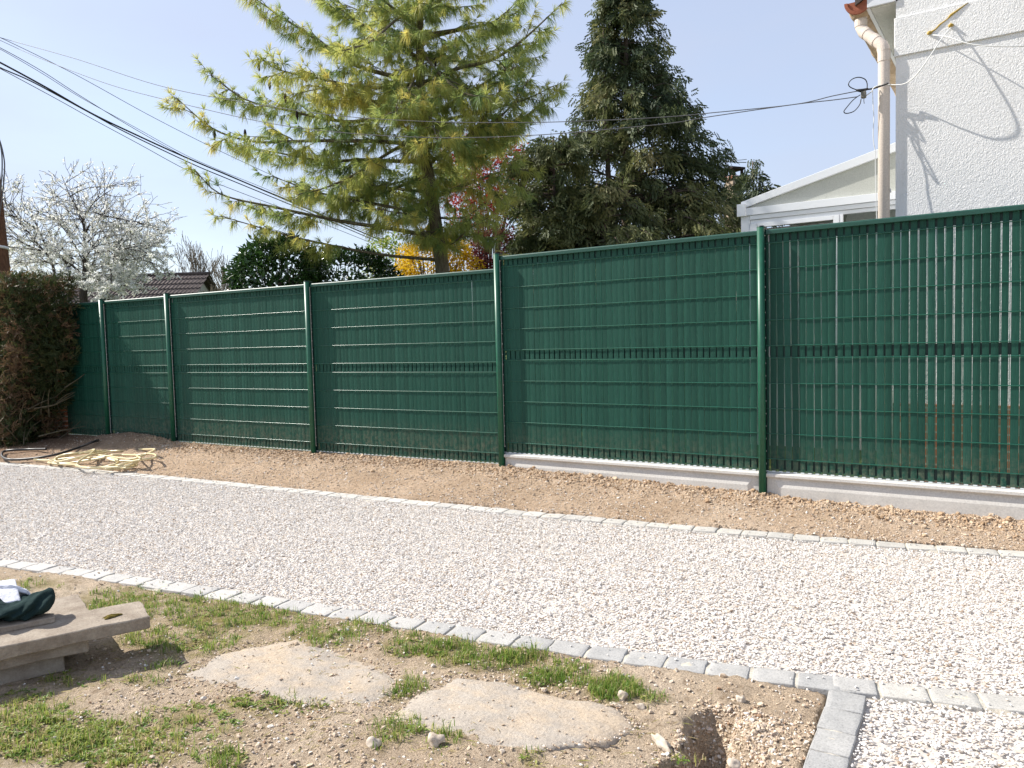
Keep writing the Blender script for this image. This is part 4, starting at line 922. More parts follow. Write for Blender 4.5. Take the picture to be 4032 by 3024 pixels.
def resample(pts, step):
    q = np.array(smooth_path(pts, 8)); s_ = np.concatenate([[0], np.cumsum(np.linalg.norm(np.diff(q, axis=0), axis=1))]); n = max(3, int(s_[-1]/step))
    t = np.linspace(0, s_[-1], n+1); return np.stack([np.interp(t, s_, q[:, k]) for k in range(3)], 1), s_[-1]

# ------------------------------------------------ the big pine
DP = 11.0
ptr = [(962, 660), (955, 575), (943, 496), (929, 397), (917, 337), (911, 278), (909, 206), (907, 119), (907, 0), (905, -120), (903, -260)]
ptp = [np.array(dep(x, y, DP)) for x, y in ptr]; ptp[0][2] = -.35; ptp[0][:2] = ptp[1][:2]*1.0
base = ptp[0].copy(); pine = thing('pine_tree', 'tall yellow-green pine with long drooping needles behind the middle of the fence', 'pine tree', tuple(base))
mbp = MB(); mbp.tube([p-base for p in ptp], [.115, .10, .092, .085, .08, .078, .07, .06, .048, .035, .015], 12)
mbb = MB(); TC, TD, TT = [], [], []
rp = np.random.default_rng(21)
def twig(p, d, ln, r0, dens=.075, level=0):
    n = 5; pts_ = [p]; q = p.copy(); dd_ = d.copy()
    for i in range(n):
        dd_ = nrm(dd_+np.array([0, 0, -.10 if i < 3 else .16])+.10*rp.normal(size=3)); q = q+dd_*ln/n; pts_.append(q)
    mbb.tube([a-base for a in pts_], np.linspace(r0, .0022, n+1), 4, False)
    m_ = int(ln/dens); Pq = np.array(pts_)
    hue = np.clip(.47+.20*rp.normal()+.25*float(fbm(p[0]*1.0+p[2], p[1]+p[2]*.7, .9, 2, 4)), 0, 1)
    for k in range(m_):
        t = .28+.72*(k+.5*rp.uniform())/m_; f = t*n; i = min(int(f), n-1); c = Pq[i]+(Pq[i+1]-Pq[i])*(f-i); dv = nrm(Pq[i+1]-Pq[i])
        TC.append(c); TD.append(nrm(dv*.8+np.array([0, 0, -.75])+.45*rp.normal(size=3))); TT.append(hue+.1*rp.normal())
    TC.append(Pq[-1]); TD.append(nrm(Pq[-1]-Pq[-2]+np.array([0, 0, .05]))); TT.append(hue+.1)
    if level == 0 and ln > .34:
        for s_ in (-1, 1):
            f = rp.uniform(.3, .7)*n; i = int(f); c = Pq[i]; dv = nrm(Pq[i+1]-Pq[i]); sd_ = nrm(np.cross(dv, [0, 0, 1]))
            twig(c, nrm(dv*.7+sd_*s_*.7+.15*rp.normal(size=3)), ln*.5, r0*.6, dens, 1)
def pbranch(pts_, r0, t0=.14, step=.185, full=1.0):
    r0 *= .8; q, ln = resample(pts_, .12); n = len(q)-1; rr = r0*(1-np.linspace(0, 1, n+1))**.8+.004
    mbb.tube([a-base for a in q], rr, 7, False); s_ = ln*t0; k = 0
    while s_ < ln:
        f = s_/ln*n; i = min(int(f), n-1); c = q[i]+(q[i+1]-q[i])*(f-i); dv = nrm(q[i+1]-q[i]); sd_ = nrm(np.cross(dv, [0, 0, 1])); side = 1 if k % 2 else -1
        tl = (.24+.42*min(1, (1-s_/ln)*1.6))*rp.uniform(.7, 1.25)*full
        twig(c, nrm(dv*.75+sd_*side*.75+np.array([0, 0, rp.normal(.08, .22)])), tl, .0075)
        if rp.uniform() < .35: twig(c, nrm(dv*.5+np.array([0, 0, rp.choice((-.7, .75))])+.3*rp.normal(size=3)), tl*.6, .006)
        s_ += step*rp.uniform(.7, 1.3); k += 1
    twig(q[-2], nrm(q[-1]-q[-2]), .22, .006)
BR = [  # surveyed main limbs: picture points from the trunk outwards, depth change at the tip, thickness
    ([(892, 175), (772, 143), (713, 105), (595, 28), (555, 0), (528, -16)], -.3, .04), ([(905, 262), (820, 258), (737, 262), (619, 238), (528, 214), (452, 159)], .5, .034),
    ([(903, 313), (820, 306), (720, 304), (640, 305), (548, 306), (460, 278), (380, 210)], -.6, .036), ([(918, 350), (850, 348), (780, 345), (700, 348), (600, 330), (520, 316)], .8, .036),
    ([(932, 511), (844, 494), (737, 478), (595, 448), (476, 419), (420, 365)], -.2, .038), ([(950, 562), (840, 552), (744, 536), (635, 512), (556, 490), (476, 466)], -.7, .026),
    ([(896, 120), (830, 80), (760, 38), (690, -20)], .6, .032), ([(905, 60), (840, 10), (780, -40)], -.5, .03), ([(905, 180), (800, 190), (690, 170), (600, 150), (560, 120)], -1.2, .03),
    ([(912, 290), (840, 330), (760, 380), (690, 410), (640, 420)], -1.0, .03), ([(925, 380), (870, 400), (800, 425), (720, 425), (650, 395)], .9, .03), 
    ([(917, 340), (870, 270), (800, 215), (720, 190), (650, 200)], -.9, .026), 
    ([(907, 90), (951, 75), (1015, 60), (1070, 45), (1130, -10)], .5, .03), ([(912, 180), (991, 147), (1058, 131), (1118, 95), (1180, 40), (1215, 5)], -.4, .036),
    ([(915, 258), (1030, 190), (1094, 147), (1140, 105), (1175, 80)], .7, .032), ([(917, 315), (991, 302), (1062, 266), (1110, 222), (1140, 172)], -.6, .034),
    ([(924, 320), (1050, 296), (1110, 270), (1165, 228), (1205, 190)], .3, .030), ([(925, 358), (970, 318), (1010, 294), (1060, 230), (1110, 140)], -.9, .028),
    ([(943, 424), (1030, 389), (1090, 369), (1130, 366)], -.5, .036), ([(940, 470), (1000, 470), (1040, 445), (1075, 420)], -.8, .018),
    ([(908, 30), (980, -20), (1060, -60)], -.6, .03), ([(938, 462), (895, 462), (850, 458), (815, 450)], -.9, .016), ([(946, 505), (915, 500), (880, 510)], -.7, .012), ([(952, 545), (985, 520), (1020, 490), (1055, 470)], -1.0, .014), ([(907, 100), (940, 150), (1000, 200), (1060, 210)], -1.4, .026), ([(905, 20), (860, 40), (800, 90), (740, 110)], -1.5, .026), ([(912, 230), (930, 260), (945, 300)], -1.6, .024), ([(905, 150), (880, 200), (850, 250)], -1.7, .026)]
for pts_, dz_, r0 in BR: pbranch(P3D(pts_, DP, DP+dz_), r0, .14 if pts_[0][1] < 480 else .42, .185, 1.0 if pts_[0][1] < 440 else .8)
for k in range(12):                      # limbs on the far side and in the unseen top
    z = 2.9+k*.32; az = k*2.399+.5; ln = 2.3*(1-(k/22))
    tz = np.array([np.interp(z, [p[2] for p in ptp], [p[j] for p in ptp]) for j in range(3)])
    d_ = np.array([math.cos(az), math.sin(az), .22])
    if d_[:2]@FW[:2] < 0 and z < 5.8: d_[:2] *= -1
    pbranch([tz, tz+d_*ln*.4, tz+d_*ln*.75+np.array([0, 0, .02]), tz+d_*ln+np.array([0, 0, .12])], .03, .3, .2)
mbp.build('trunk', M['barkp'], pine, True); mbb.build('branches', M['barkp'], pine, True)
for k in range(105):                      # short leafy shoots on the stem itself
    z = rp.uniform(2.5, 6.2); tz = np.array([np.interp(z, [p[2] for p in ptp], [p[j] for p in ptp]) for j in range(3)]); az = rp.uniform(0, 6.283)
    twig(tz, nrm(np.array([math.cos(az), math.sin(az), rp.uniform(-.2, .5)])), rp.uniform(.3, .62), .006)
TC, TD, TT = np.array(TC), np.array(TD), np.array(TT)
needles('foliage', TC-base, TD, pine, M['needle'], 21, .17, .0058, .40, .60, TT, 5)
for i, (x, y) in enumerate([(559, 139), (582, 179), (616, 207), (641, 245), (463, 286), (529, 285), (1090, 140), (940, 130), (920, 142)]):
    c = np.array(dep(x, y-6, DP-.25))-base; mb = MB(); mb.tube([c, c-[0, 0, .02], c-[0, 0, .06], c-[0, 0, .11], c-[0, 0, .135]], [.006, .016, .021, .015, .004], 8); mb.build('cone', M['cowl'], pine, True)

# ------------------------------------------------ dark cypress-like conifer
def conifer(name, label, lean, prof, z0, ztop, nb, spn, seed, D0, trunkr=.10, twin=None, sp=.17, tsh=0., droop=.7):
    r = np.random.default_rng(seed); b0 = lean(z0); root = thing(name, label, 'conifer', tuple(b0))
    mbt = MB(); zs = np.linspace(z0, ztop, 9); mbt.tube([lean(z)-b0 for z in zs], np.linspace(trunkr, .012, 9), 10)
    if twin: mbt.tube([np.array(p)-b0 for p in twin], np.linspace(trunkr*.7, .012, len(twin)), 8)
    mw = MB(); SC, SD, ST = [], [], []
    for k in range(nb):
        u = r.uniform()**1.25; z = z0+.4+(ztop-z0-.4)*u; az = r.uniform(0, 2*math.pi); Rm = prof(z, az)*r.uniform(.62, 1.08)
        o_ = np.array([math.cos(az), math.sin(az), 0]); p0 = lean(z); rise = r.uniform(.05, .35)
        pts_ = [p0, p0+o_*Rm*.35+[0, 0, Rm*rise*.5], p0+o_*Rm*.72+[0, 0, Rm*rise*.55], p0+o_*Rm+[0, 0, Rm*(rise*.35-.16)]]
        q = np.array(smooth_path(pts_, 4)); mw.tube([a-b0 for a in q], np.linspace(.006+.010*Rm, .003, len(q)), 4, False)
        tn = .30+.16*r.normal()+.25*float(fbm(p0[0]+o_[0]*Rm+z, o_[1]*Rm+z*.7, 1.3, 2, seed)); n = int(spn*(.4+Rm))
        for j in range(n):
            f = (.22+.78*r.uniform()**.7)*(len(q)-1); i = min(int(f), len(q)-2); c = q[i]+(q[i+1]-q[i])*(f-i)+r.normal(size=3)*.05*(1+Rm*.3)
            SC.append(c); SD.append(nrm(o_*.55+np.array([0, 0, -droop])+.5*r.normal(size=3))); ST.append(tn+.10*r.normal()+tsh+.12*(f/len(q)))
    mbt.build('trunk', M['barkc'], root, True); mw.build('branches', M['barkc'], root, True)
    SC, SD, ST = np.array(SC), np.array(SD), np.array(ST); n = len(SC); Mq = 9
    U_ = nrm(np.cross(SD, r.normal(size=(n, 3)))); Cs, Ds, Ts, Us = [], [], [], []
    for m_ in range(Mq):
        t = m_/(Mq-1); side = 0 if m_ == Mq-1 else (1 if m_ % 2 else -1)
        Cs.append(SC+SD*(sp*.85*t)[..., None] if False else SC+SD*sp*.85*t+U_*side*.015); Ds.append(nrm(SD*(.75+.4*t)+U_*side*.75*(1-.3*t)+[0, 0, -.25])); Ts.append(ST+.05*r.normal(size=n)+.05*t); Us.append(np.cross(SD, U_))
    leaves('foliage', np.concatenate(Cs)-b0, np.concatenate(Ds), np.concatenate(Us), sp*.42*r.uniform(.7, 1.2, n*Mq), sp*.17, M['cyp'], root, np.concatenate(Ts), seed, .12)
    return root
DC = 14.0
cz = lambda y: dep(1352, y, DC)[2]
cb, ct = np.array(dep(1352, 500, DC)), np.array(dep(1352, -160, DC))
def leanC(z): t = (z-cb[2])/(ct[2]-cb[2]); return cb+(ct-cb)*t
pxm = S*DC/FPX
def profC(z, az):
    right = math.cos(az)*RT[0]+math.sin(az)*RT[1]; zs = [cz(560), cz(530), cz(400), cz(330), cz(260), cz(170), cz(110), cz(0), cz(-170)]
    l = np.interp(z, zs, [240, 235, 240, 190, 122, 108, 86, 60, 8]); rr_ = np.interp(z, zs, [290, 265, 228, 195, 168, 108, 98, 58, 8]); s_ = .5+.5*right
    return (l*(1-s_)+rr_*s_)*pxm*(1.0 if abs(right) > .3 else .9)
twinC = [dep(1335, 640, DC-.4), dep(1320, 516, DC-.4), dep(1312, 330, DC-.35), dep(1306, 160, DC-.3), dep(1303, 60, DC-.3)]
conifer('cypress_tree', 'tall dark grey-green cypress with drooping sprays behind the fence left of the conservatory', leanC, profC, -.35, ct[2], 440, 30, 31, DC, .11, twinC)
# lower olive shoulder in front-left, and the small dark one at right
q0 = np.array(dep(1200, 640, 12.6)); q1 = np.array(dep(1195, 295, 12.6))
conifer('arborvitae', 'broad olive-brown conifer between the pine and the tall cypress', lambda z: q0+(q1-q0)*((z-q0[2])/(q1[2]-q0[2])), lambda z, az: (S*12.6/FPX)*np.interp(z, [dep(1185, y, 12.6)[2] for y in (640, 520, 420, 350, 295)], [105, 108, 108, 85, 20]), -.35, q1[2], 170, 38, 33, 12.6, .08, None, .16, .16)
q2 = np.array(dep(1300, 640, 12.4)); q3 = np.array(dep(1310, 395, 12.4))
conifer('arborvitae', 'low olive conifer in front of the foot of the tall cypress', lambda z: q2+(q3-q2)*((z-q2[2])/(q3[2]-q2[2])), lambda z, az: (S*12.4/FPX)*np.interp(z, [dep(1300, y, 12.4)[2] for y in (640, 520, 450, 395)], [150, 150, 110, 20]), -.35, q3[2], 130, 34, 34, 12.4, .07, None, .16, .14)
q4 = np.array(dep(1632, 640, 17)); q5 = np.array(dep(1626, 348, 17))
conifer('young_cypress', 'small ragged dark conifer in front of the far chimney beside the conservatory', lambda z: q4+(q5-q4)*((z-q4[2])/(q5[2]-q4[2])), lambda z, az: (S*17/FPX)*np.interp(z, [dep(1625, y, 17)[2] for y in (640, 500, 430, 395, 345)], [66, 62, 50, 36, 8]), -.4, q5[2], 110, 26, 35, 17, .06, None, .19, -.05)

# ------------------------------------------------ branching helper for bare and blossoming trees
def grow(mb, p, d, ln, r0, lev, r, ends, b0, upw=.06, spread=.55, kids=(2, 3), shrink=.72, wig=.12, minr=.0025):
    n = 4; pts_ = [p]; q = p.copy(); dd_ = d
    for i in range(n): dd_ = nrm(dd_+wig*r.normal(size=3)+[0, 0, upw]); q = q+dd_*ln/n; pts_.append(q)
    rad = np.linspace(r0, max(minr, r0*.62), n+1); mb.tube([a-b0 for a in pts_], rad, 5 if lev > 2 else 3, False)
    ends.append((lev, np.array(pts_)))
    if lev <= 0: return
    for k in range(r.integers(kids[0], kids[1]+1)):
        t = r.uniform(.45, 1.0) if k else 1.0; i = min(int(t*n), n-1); c = pts_[i]+(pts_[i+1]-pts_[i])*(t*n-i)
        nd = nrm(dd_+spread*r.normal(size=3)*(1 if k else .5)); grow(mb, c, nd, ln*shrink*r.uniform(.75, 1.15), max(minr, r0*.60), lev-1, r, ends, b0, upw, spread, kids, shrink, wig, minr)
def bare(name, label, p, h, seed, lev=6, mt='barkg', group=None, r0=.09, spread=.42, thick=.008, rise=.14):
    r = np.random.default_rng(seed); root = thing(name, label, 'bare tree', tuple(p), 0, group); mb = MB(); e = []
    grow(mb, np.array(p), np.array([0, 0, 1.]), h*.28, r0, lev, r, e, np.array(p), rise, spread, (2, 4), .76, .10, thick); mb.build('trunk', M[mt], root, True); return root, e
gz_ = lambda v: (v[0], v[1], -.45)
bare('bare_tree', 'bare twiggy tree rising behind the brown tiled roof', gz_(dep(425, 600, 30)), 6.0, 3, 6, spread=.36)
bare('bare_tree', 'bare twiggy tree between the brown roof and the dark laurel', gz_(dep(505, 590, 27)), 5.9, 8, 6, spread=.36)
bare('bare_tree', 'low bare tree at the right end of the brown roof, its twigs leaning left', gz_(dep(470, 600, 24)), 4.2, 12, 5, spread=.5)

# white blossom tree
cpB = np.array(gz_(dep(190, 640, 16))); ch_ = thing('blossom_tree', 'wide cherry tree full of white blossom behind the left end of the fence', 'blossom tree', tuple(cpB))
rc = np.random.default_rng(44); mbc = MB(); ce = []
mbc.tube([np.zeros(3), np.array(dep(180, 640, 16))-cpB, np.array(dep(182, 600, 16))-cpB], [.11, .08, .07], 9)
def limb(lst, D0, D1, r0, lev=2, tw=.55):
    pts_ = P3D(lst, D0, D1); q, ln = resample(pts_, .2); n = len(q)-1; mbc.tube([a-cpB for a in q], np.linspace(r0*.6, .005, n+1), 6, False); ce.append((0, q))
    for i in range(2, n):
        for _ in range(2):
            dv = nrm(q[min(i+1, n)]-q[i-1]); dk = nrm(dv*.6+rc.normal(size=3)*np.array([.8, .8, .42])+[0, 0, .12]); grow(mbc, q[i], dk, tw*rc.uniform(.5, 1.2)*(1.3-.6*i/n), .009, lev, rc, ce, cpB, .02, .55, (2, 3), .74, .12, .004)
for lst, d_, r0 in [([(182, 600), (182, 520), (178, 475), (150, 420), (133, 378)], 0, .07), ([(182, 560), (186, 500), (215, 468), (270, 475), (345, 492)], -1, .045), ([(182, 590), (190, 545), (225, 512), (290, 510), (360, 535)], .8, .045), ([(120, 610), (110, 560), (85, 500), (60, 440)], .6, .05), ([(178, 480), (200, 440), (240, 410)], -.6, .03), ([(150, 425), (190, 405), (245, 407)], .5, .02),
                    ([(182, 600), (140, 560), (80, 540), (20, 535)], -.8, .05), ([(110, 560), (60, 500), (15, 440), (-10, 410)], .5, .035), ([(85, 500), (40, 470), (-20, 460)], -.9, .03), ([(182, 600), (230, 570), (290, 560), (340, 570)], -.9, .04), ([(182, 610), (240, 600), (290, 612)], .6, .04), ([(182, 620), (130, 600), (60, 590)], .5, .04), ([(182, 570), (150, 510), (115, 470), (90, 450)], -1.1, .03), ([(182, 530), (230, 490), (300, 480), (335, 470)], 1.0, .03), ([(182, 600), (215, 550), (250, 540), (310, 530)], -1.4, .035), ([(182, 625), (220, 622), (270, 628)], -.9, .03), ([(182, 600), (235, 585), (290, 590)], 1.2, .03), ([(182, 620), (150, 615), (110, 625)], -1.2, .03), ([(182, 590), (240, 560), (290, 545)], 1.3, .03), ([(182, 610), (210, 600), (250, 615)], -1.5, .03), ([(100, 545), (60, 530), (10, 500)], -1.2, .03), ([(130, 570), (80, 565), (20, 570)], 1.2, .03)]:
    limb(lst, 16, 16+d_, r0)
mbc.build('trunk', M['barkb'], ch_, True)
BC = []
for lev, pts_ in ce:
    if lev > 1: continue
    ln = np.linalg.norm(np.diff(pts_, axis=0), axis=1).sum(); k = max(2, int(ln/.034))
    f = rc.uniform(.1, 1, k)*(len(pts_)-1); i = np.minimum(f.astype(int), len(pts_)-2); c = pts_[i]+(pts_[i+1]-pts_[i])*(f-i)[:, None]; BC.append(c+rc.normal(size=c.shape)*.016)
BC = np.concatenate(BC); BC = BC[rc.uniform(size=len(BC)) < .13+.87*np.clip((4.1-BC[:, 2])/1.7, .08, 1)]
n = len(BC); K = 5; C5 = np.repeat(BC, K, 0)+rc.normal(size=(n*K, 3))*.012
leaves('blossom', C5-cpB, rc.normal(size=(n*K, 3)), rc.normal(size=(n*K, 3)), (.036*rc.uniform(.7, 1.2, n*K)), .031, M['blossom'], ch_, np.repeat(rc.uniform(.1, 1, n), K)+.15*rc.normal(size=n*K), 1)

# ------------------------------------------------ leafy shrubs and small trees
def shrub(name, label, cat, c, rad, n, ln, wd, mt, seed, h0=None, tone=.5, shell=.55, stem='barkb', lump=.35, upl=.3):
    """crown of single leaves through an uneven volume, on stems that fork from the ground"""
    r = np.random.default_rng(seed); c = np.array(c, float); b0 = np.array([c[0], c[1], -.4]); root = thing(name, label, cat, tuple(b0)); mb = MB(); lim = []
    for k in range(26):
        v = nrm(r.normal(size=3)); v[2] = abs(v[2])*.9-.1; tip = c+v*np.array(rad)*r.uniform(.6, .9); mid = b0*.35+c*.35+tip*.3+r.normal(size=3)*.08
        mb.tube([b0-b0+r.normal(size=3)*.05, mid-b0, tip-b0], [.03, .018, .005], 5, False); lim.append(tip)
    mb.build('trunk', M[stem], root, True)
    v = nrm(r.normal(size=(n*2, 3))); q = r.uniform(shell, 1, n*2)**.6; lumpf = 1+lump*fbm(v[:, 0]*1.3+v[:, 2]*.8+seed, v[:, 1]*1.3+v[:, 2], 1.6, 3, seed); p = v*(q*lumpf)[:, None]*np.array(rad)
    gap = fbm(p[:, 0]*1.5+p[:, 2], p[:, 1]*1.5-p[:, 2], 2.3/max(rad), 3, seed+2); keep = (gap > -.28)&(rng.uniform(size=n*2) < .62); p, v, gap = p[keep], v[keep], gap[keep]
    D = nrm(v+.8*r.normal(size=v.shape)+[0, 0, upl-.3]); leaves('crown', p+c-b0, D, nrm(v*.6+np.array([0, 0, 1])+.5*r.normal(size=v.shape)), ln*r.uniform(.6, 1.25, len(p)), wd*r.uniform(.7, 1.2, len(p)), M[mt], root, tone+.35*gap+.18*r.normal(size=len(p)), seed)
    return root
mpx = lambda D: S*D/FPX
shrub('laurel_bush', 'glossy dark green laurel bush above the fence left of the pine', 'laurel bush', dep(600, 600, 11.2), (.72, .6, .62), 3600, .12, .048, 'laurel', 61, tone=.45, lump=.3)
shrub('laurel_hedge', 'darker clipped stretch of laurel to the right of the glossy bush', 'hedge', dep(745, 625, 12), (1.05, .6, .62), 4200, .11, .044, 'laurel', 62, tone=.22, lump=.2)
shrub('forsythia', 'forsythia shrub in bright yellow flower beside the pine trunk', 'forsythia', dep(940, 575, 12.6), (.75, .5, .52), 6200, .05, .03, 'yellowleaf', 63, tone=.6, lump=.5)
shrub('green_shrub', 'light green shrub showing under the pine left of the yellow forsythia', 'shrub', dep(840, 585, 14.5), (.5, .5, .7), 1800, .07, .04, 'grass', 66, tone=.5, lump=.4)
shrub('plum_tree', 'purple-leaved plum showing just above the fence right of the forsythia', 'plum tree', dep(1064, 545, 14), (.50, .5, .52), 3400, .06, .035, 'purple', 64, tone=.55, lump=.5)
shrub('red_tree', 'red-leaved tree seen between the pine and the cypress', 'red tree', dep(1050, 385, 20), (1.5, 1.1, 1.3), 5200, .085, .06, 'redleaf', 65, tone=.5, shell=.2, lump=.5)

# ------------------------------------------------ clipped conifer hedge at the left end, twiggy and brown inside
def hedge(name, label, x0, x1, y0, y1, zt, n, seed):
    r = np.random.default_rng(seed); b0 = np.array([(x0+x1)/2, (y0+y1)/2, -.3]); root = thing(name, label, 'hedge', tuple(b0)); mb = MB()
    for k in range(420):
        p = np.array([r.uniform(x0+.15, x1-.12), r.uniform(y0+.1, y1-.1), r.uniform(-.25, zt-.5)]); d = nrm(np.array([r.normal()*.6+.5*(p[0] > (x0+x1)/2), r.normal()*.7, r.uniform(.2, 1.2)])); l_ = r.uniform(.3, .65)
        mb.tube([p-b0, p+d*l_*.5-b0+r.normal(size=3)*.03, p+d*l_-b0], [.011, .007, .0025], 4, False)
    for k in range(7): x = x0+(x1-1.0-x0)*(k+.5)/7; mb.tube([np.array([x, (y0+y1)/2+.1*r.normal(), -.35])-b0, np.array([x+.05*r.normal(), (y0+y1)/2+.1*r.normal(), zt-.3])-b0], [.022, .012], 6, False)
    mb.build('branches', M['barkp'], root, True)
    m_ = n; p = np.stack([r.uniform(x0, x1, m_), r.uniform(y0, y1, m_), r.uniform(-.3, zt, m_)], 1)
    bulge = .12*fbm(p[:, 1]*1.2+3, p[:, 2]*1.2, 2, 3, seed)-.38*sst(1.35, .1, p[:, 2])
    depth = np.minimum(np.minimum(x1+bulge-p[:, 0], p[:, 0]-x0), np.minimum(np.minimum(p[:, 1]-y0, y1-p[:, 1]), zt+.08*fbm(p[:, 0], p[:, 1], 4, 3, seed+4)-p[:, 2]))
    low = sst(.9, .0, p[:, 2]); keep = (depth > -.02)&(r.uniform(size=m_) < np.exp(-np.maximum(depth, 0)/.16)+.12)&(r.uniform(size=m_) > .05*low)
    p, depth, bulge = p[keep], depth[keep], bulge[keep]; k = len(p)
    topd = zt-p[:, 2]; brown = fbm(p[:, 0]+p[:, 1]*1.3, p[:, 2]*1.2, 1.7, 3, seed+8); t = np.where((topd < .24), .30+.6*r.uniform(size=k)*(r.uniform(size=k) < .5), np.where(brown+.25*r.normal(size=k) > .06, r.uniform(.5, .9, k), r.uniform(.05, .45, k)))
    D = nrm(r.normal(size=(k, 3))*.8+np.stack([.3*(p[:, 0] > x1-.4), 0*p[:, 0], .35*np.ones(k)], 1)); Mq = 5; Cs, Ds, Ts = [], [], []; U_ = nrm(np.cross(D, r.normal(size=(k, 3))))
    for q in range(Mq):
        s_ = (0, 1, -1, 1, -1)[q]; Cs.append(p+D*.02*q); Ds.append(nrm(D+U_*s_*.6)); Ts.append(t+.05*r.normal(size=k))
    leaves('foliage', np.concatenate(Cs)-b0, np.concatenate(Ds), np.concatenate([np.cross(D, U_)]*Mq), .075*r.uniform(.6, 1.2, k*Mq), .017, M['hedge'], root, np.concatenate(Ts), seed)
    return root
hedge('hedge', 'clipped conifer hedge, green on top and brown below, at the left end of the fence', -11.2, -7.03, -1.28, -.44, 2.14, 60000, 71)
br = thing('brick_pier', 'weathered brick pier half hidden by the hedge at the end of the fence', 'brick pier', (-7.62, -.47, -.3))
mb = MB(); mb.box(-.08, .08, -.08, .08, 0, 1.55); bevel(mb.build('shaft', M['brick'], br), .006)
mb = MB(); mb.box(-.095, .095, -.095, .095, 1.552, 1.60); bevel(mb.build('coping', M['slab'], br), .008)

# ------------------------------------------------ far houses
fr_ = dep(450, 594, 28); fl_ = dep(330, 590, 28); fh = thing('far_house', 'low house with a brown tiled roof far behind the left part of the fence', 'house', (fr_[0], fr_[1], -.45))
rgt = np.array([fr_[0]-fl_[0], fr_[1]-fl_[1], 0]); rgt /= np.linalg.norm(rgt); bk = np.array([-rgt[1], rgt[0], 0]); bk = bk if bk@FW > 0 else -bk
fh.rotation_euler = (0, 0, math.atan2(rgt[1], rgt[0])); zr = fr_[2]+.45+.03
wl = 7.0; run = 2.6; drop = 1.75
mb = MB(); V = []; F = []; cols = 150; rowsn = 9
for side in (-1, 1):
    n0 = len(V)
    for i in range(rowsn):
        for e in (0, 1):
            t = (i+e*.999)/rowsn
            for j in range(cols+1):
                x = .05-wl*j/cols; V.append((x, side*run*t, zr-drop*t+(.05 if e else .0)+.022*math.sin(j*math.pi*.66)))
    for q in range(rowsn*2-1):
        for j in range(cols): a = n0+q*(cols+1)+j; F.append((a, a+1, a+cols+2, a+cols+1))
mb.add(V, F); mb.build('roof', M['tile'], fh)
mb = MB(); mb.tube([(.08, 0, zr+.03), (-wl, 0, zr+.03)], .06, 8); mb.build('ridge', M['tile'], fh, True)
mb = MB(); mb.add([(-.3, -run*.9, 0), (-wl, -run*.9, 0), (-wl, run*.9, 0), (-.3, run*.9, 0), (-.3, -run*.9, zr-drop*.95), (-wl, -run*.9, zr-drop*.95), (-wl, run*.9, zr-drop*.95), (-.3, run*.9, zr-drop*.95), (-.3, 0, zr-.1), (-wl, 0, zr-.1)], [(0, 1, 5, 4), (2, 3, 7, 6), (0, 4, 8, 7, 3), (1, 2, 6, 9, 5)]); mb.build('wall', M['farwall'], fh)
cc_ = dep(1585, 425, 22); ck = thing('chimney', 'pale rendered chimney with a flat cap seen through the dark conifer', 'chimney', (cc_[0], cc_[1], cc_[2]-4.0)); ck.rotation_euler = (0, 0, -.55)
mp_ = mpx(22); hz_ = 4.0
mb = MB(); mb.box(-.17, .17, -.17, .17, 0, hz_+.45); bevel(mb.build('stack', M['chimney'], ck), .008)
mb = MB(); mb.box(-.21, .21, -.21, .21, hz_+.45, hz_+.56); bevel(mb.build('collar', M['brick'], ck), .008)
mb = MB(); mb.box(-.23, .23, -.23, .23, hz_+.74, hz_+.80); [mb.box(sx*.16-.03, sx*.16+.03, sy*.16-.03, sy*.16+.03, hz_+.56, hz_+.74) for sx in (-1, 1) for sy in (-1, 1)]; mb.build('cap', M['cowl'], ck)
mb = MB(); mb.box(-.20, .20, -.20, .20, hz_-.45, hz_-.38); mb.build('flashing', M['white'], ck)
mb = MB(); mb.add([(-4, -3.5, -2.4), (4, -3.5, -2.4), (4, 3.5, -2.4), (-4, 3.5, -2.4), (-4, 0, .6), (4, 0, .6)], [(0, 1, 5, 4), (2, 3, 4, 5), (0, 4, 3), (1, 2, 5)]); hro = thing('far_house', 'house under the rendered chimney, hidden by the conifers', 'house', (cc_[0], cc_[1], cc_[2]-4.4+1.3)); hro.rotation_euler = (0, 0, -.55); mb.build('roof', M['tile'], hro)
mb = MB(); mb.box(-3.7, 3.7, -3.2, 3.2, -4.6, -2.38); mb.build('wall', M['farwall'], hro)
an = thing('tv_aerial', 'metal television aerial on the far chimney, its rods slanting to the right', 'aerial', tuple(dep(1573, 400, 21.8))); ab = np.array(dep(1573, 400, 21.8))
AL = lambda x, y: np.array(dep(2820/S+x*.14463/S, 580/S+y*.14463/S, 21.8))-ab
mb = MB(); mb.tube([AL(262, 640), AL(255, 395)], .014, 6); mb.build('mast', M['metal'], an, True)
mb = MB(); mb.tube([AL(240, 400), AL(470, 405), AL(820, 412)], .012, 6); mb.build('boom', M['metal'], an, True)
for i, (a_, b_) in enumerate([((265, 375), (375, 185)), ((315, 375), (445, 145)), ((380, 345), (510, 115)), ((300, 400), (405, 610)), ((385, 400), (480, 610)), ((265, 400), (370, 600)), ((470, 365), (830, 330))]):
    mb = MB(); mb.tube([AL(*a_), AL(*b_)], .009, 5); mb.build('rod', M['metal'], an, True)
cw = thing('chimney_cowl', 'dark round cowl showing among the white blossom', 'chimney cowl', tuple(dep(147, 572, 21))); w0 = np.array(dep(147, 572, 21))
mb = MB(); mb.tube([(0, 0, -.25), (0, 0, -.02)], .07, 10); mb.build('flue', M['metal'], cw, True)
mb = MB(); mb.tube([(-.10, 0, .10), (-.05, 0, .10), (.07, 0, .10), (.12, 0, .10)], [.09, .145, .15, .11], 16); mb.build('hood', M['cowl'], cw, True)
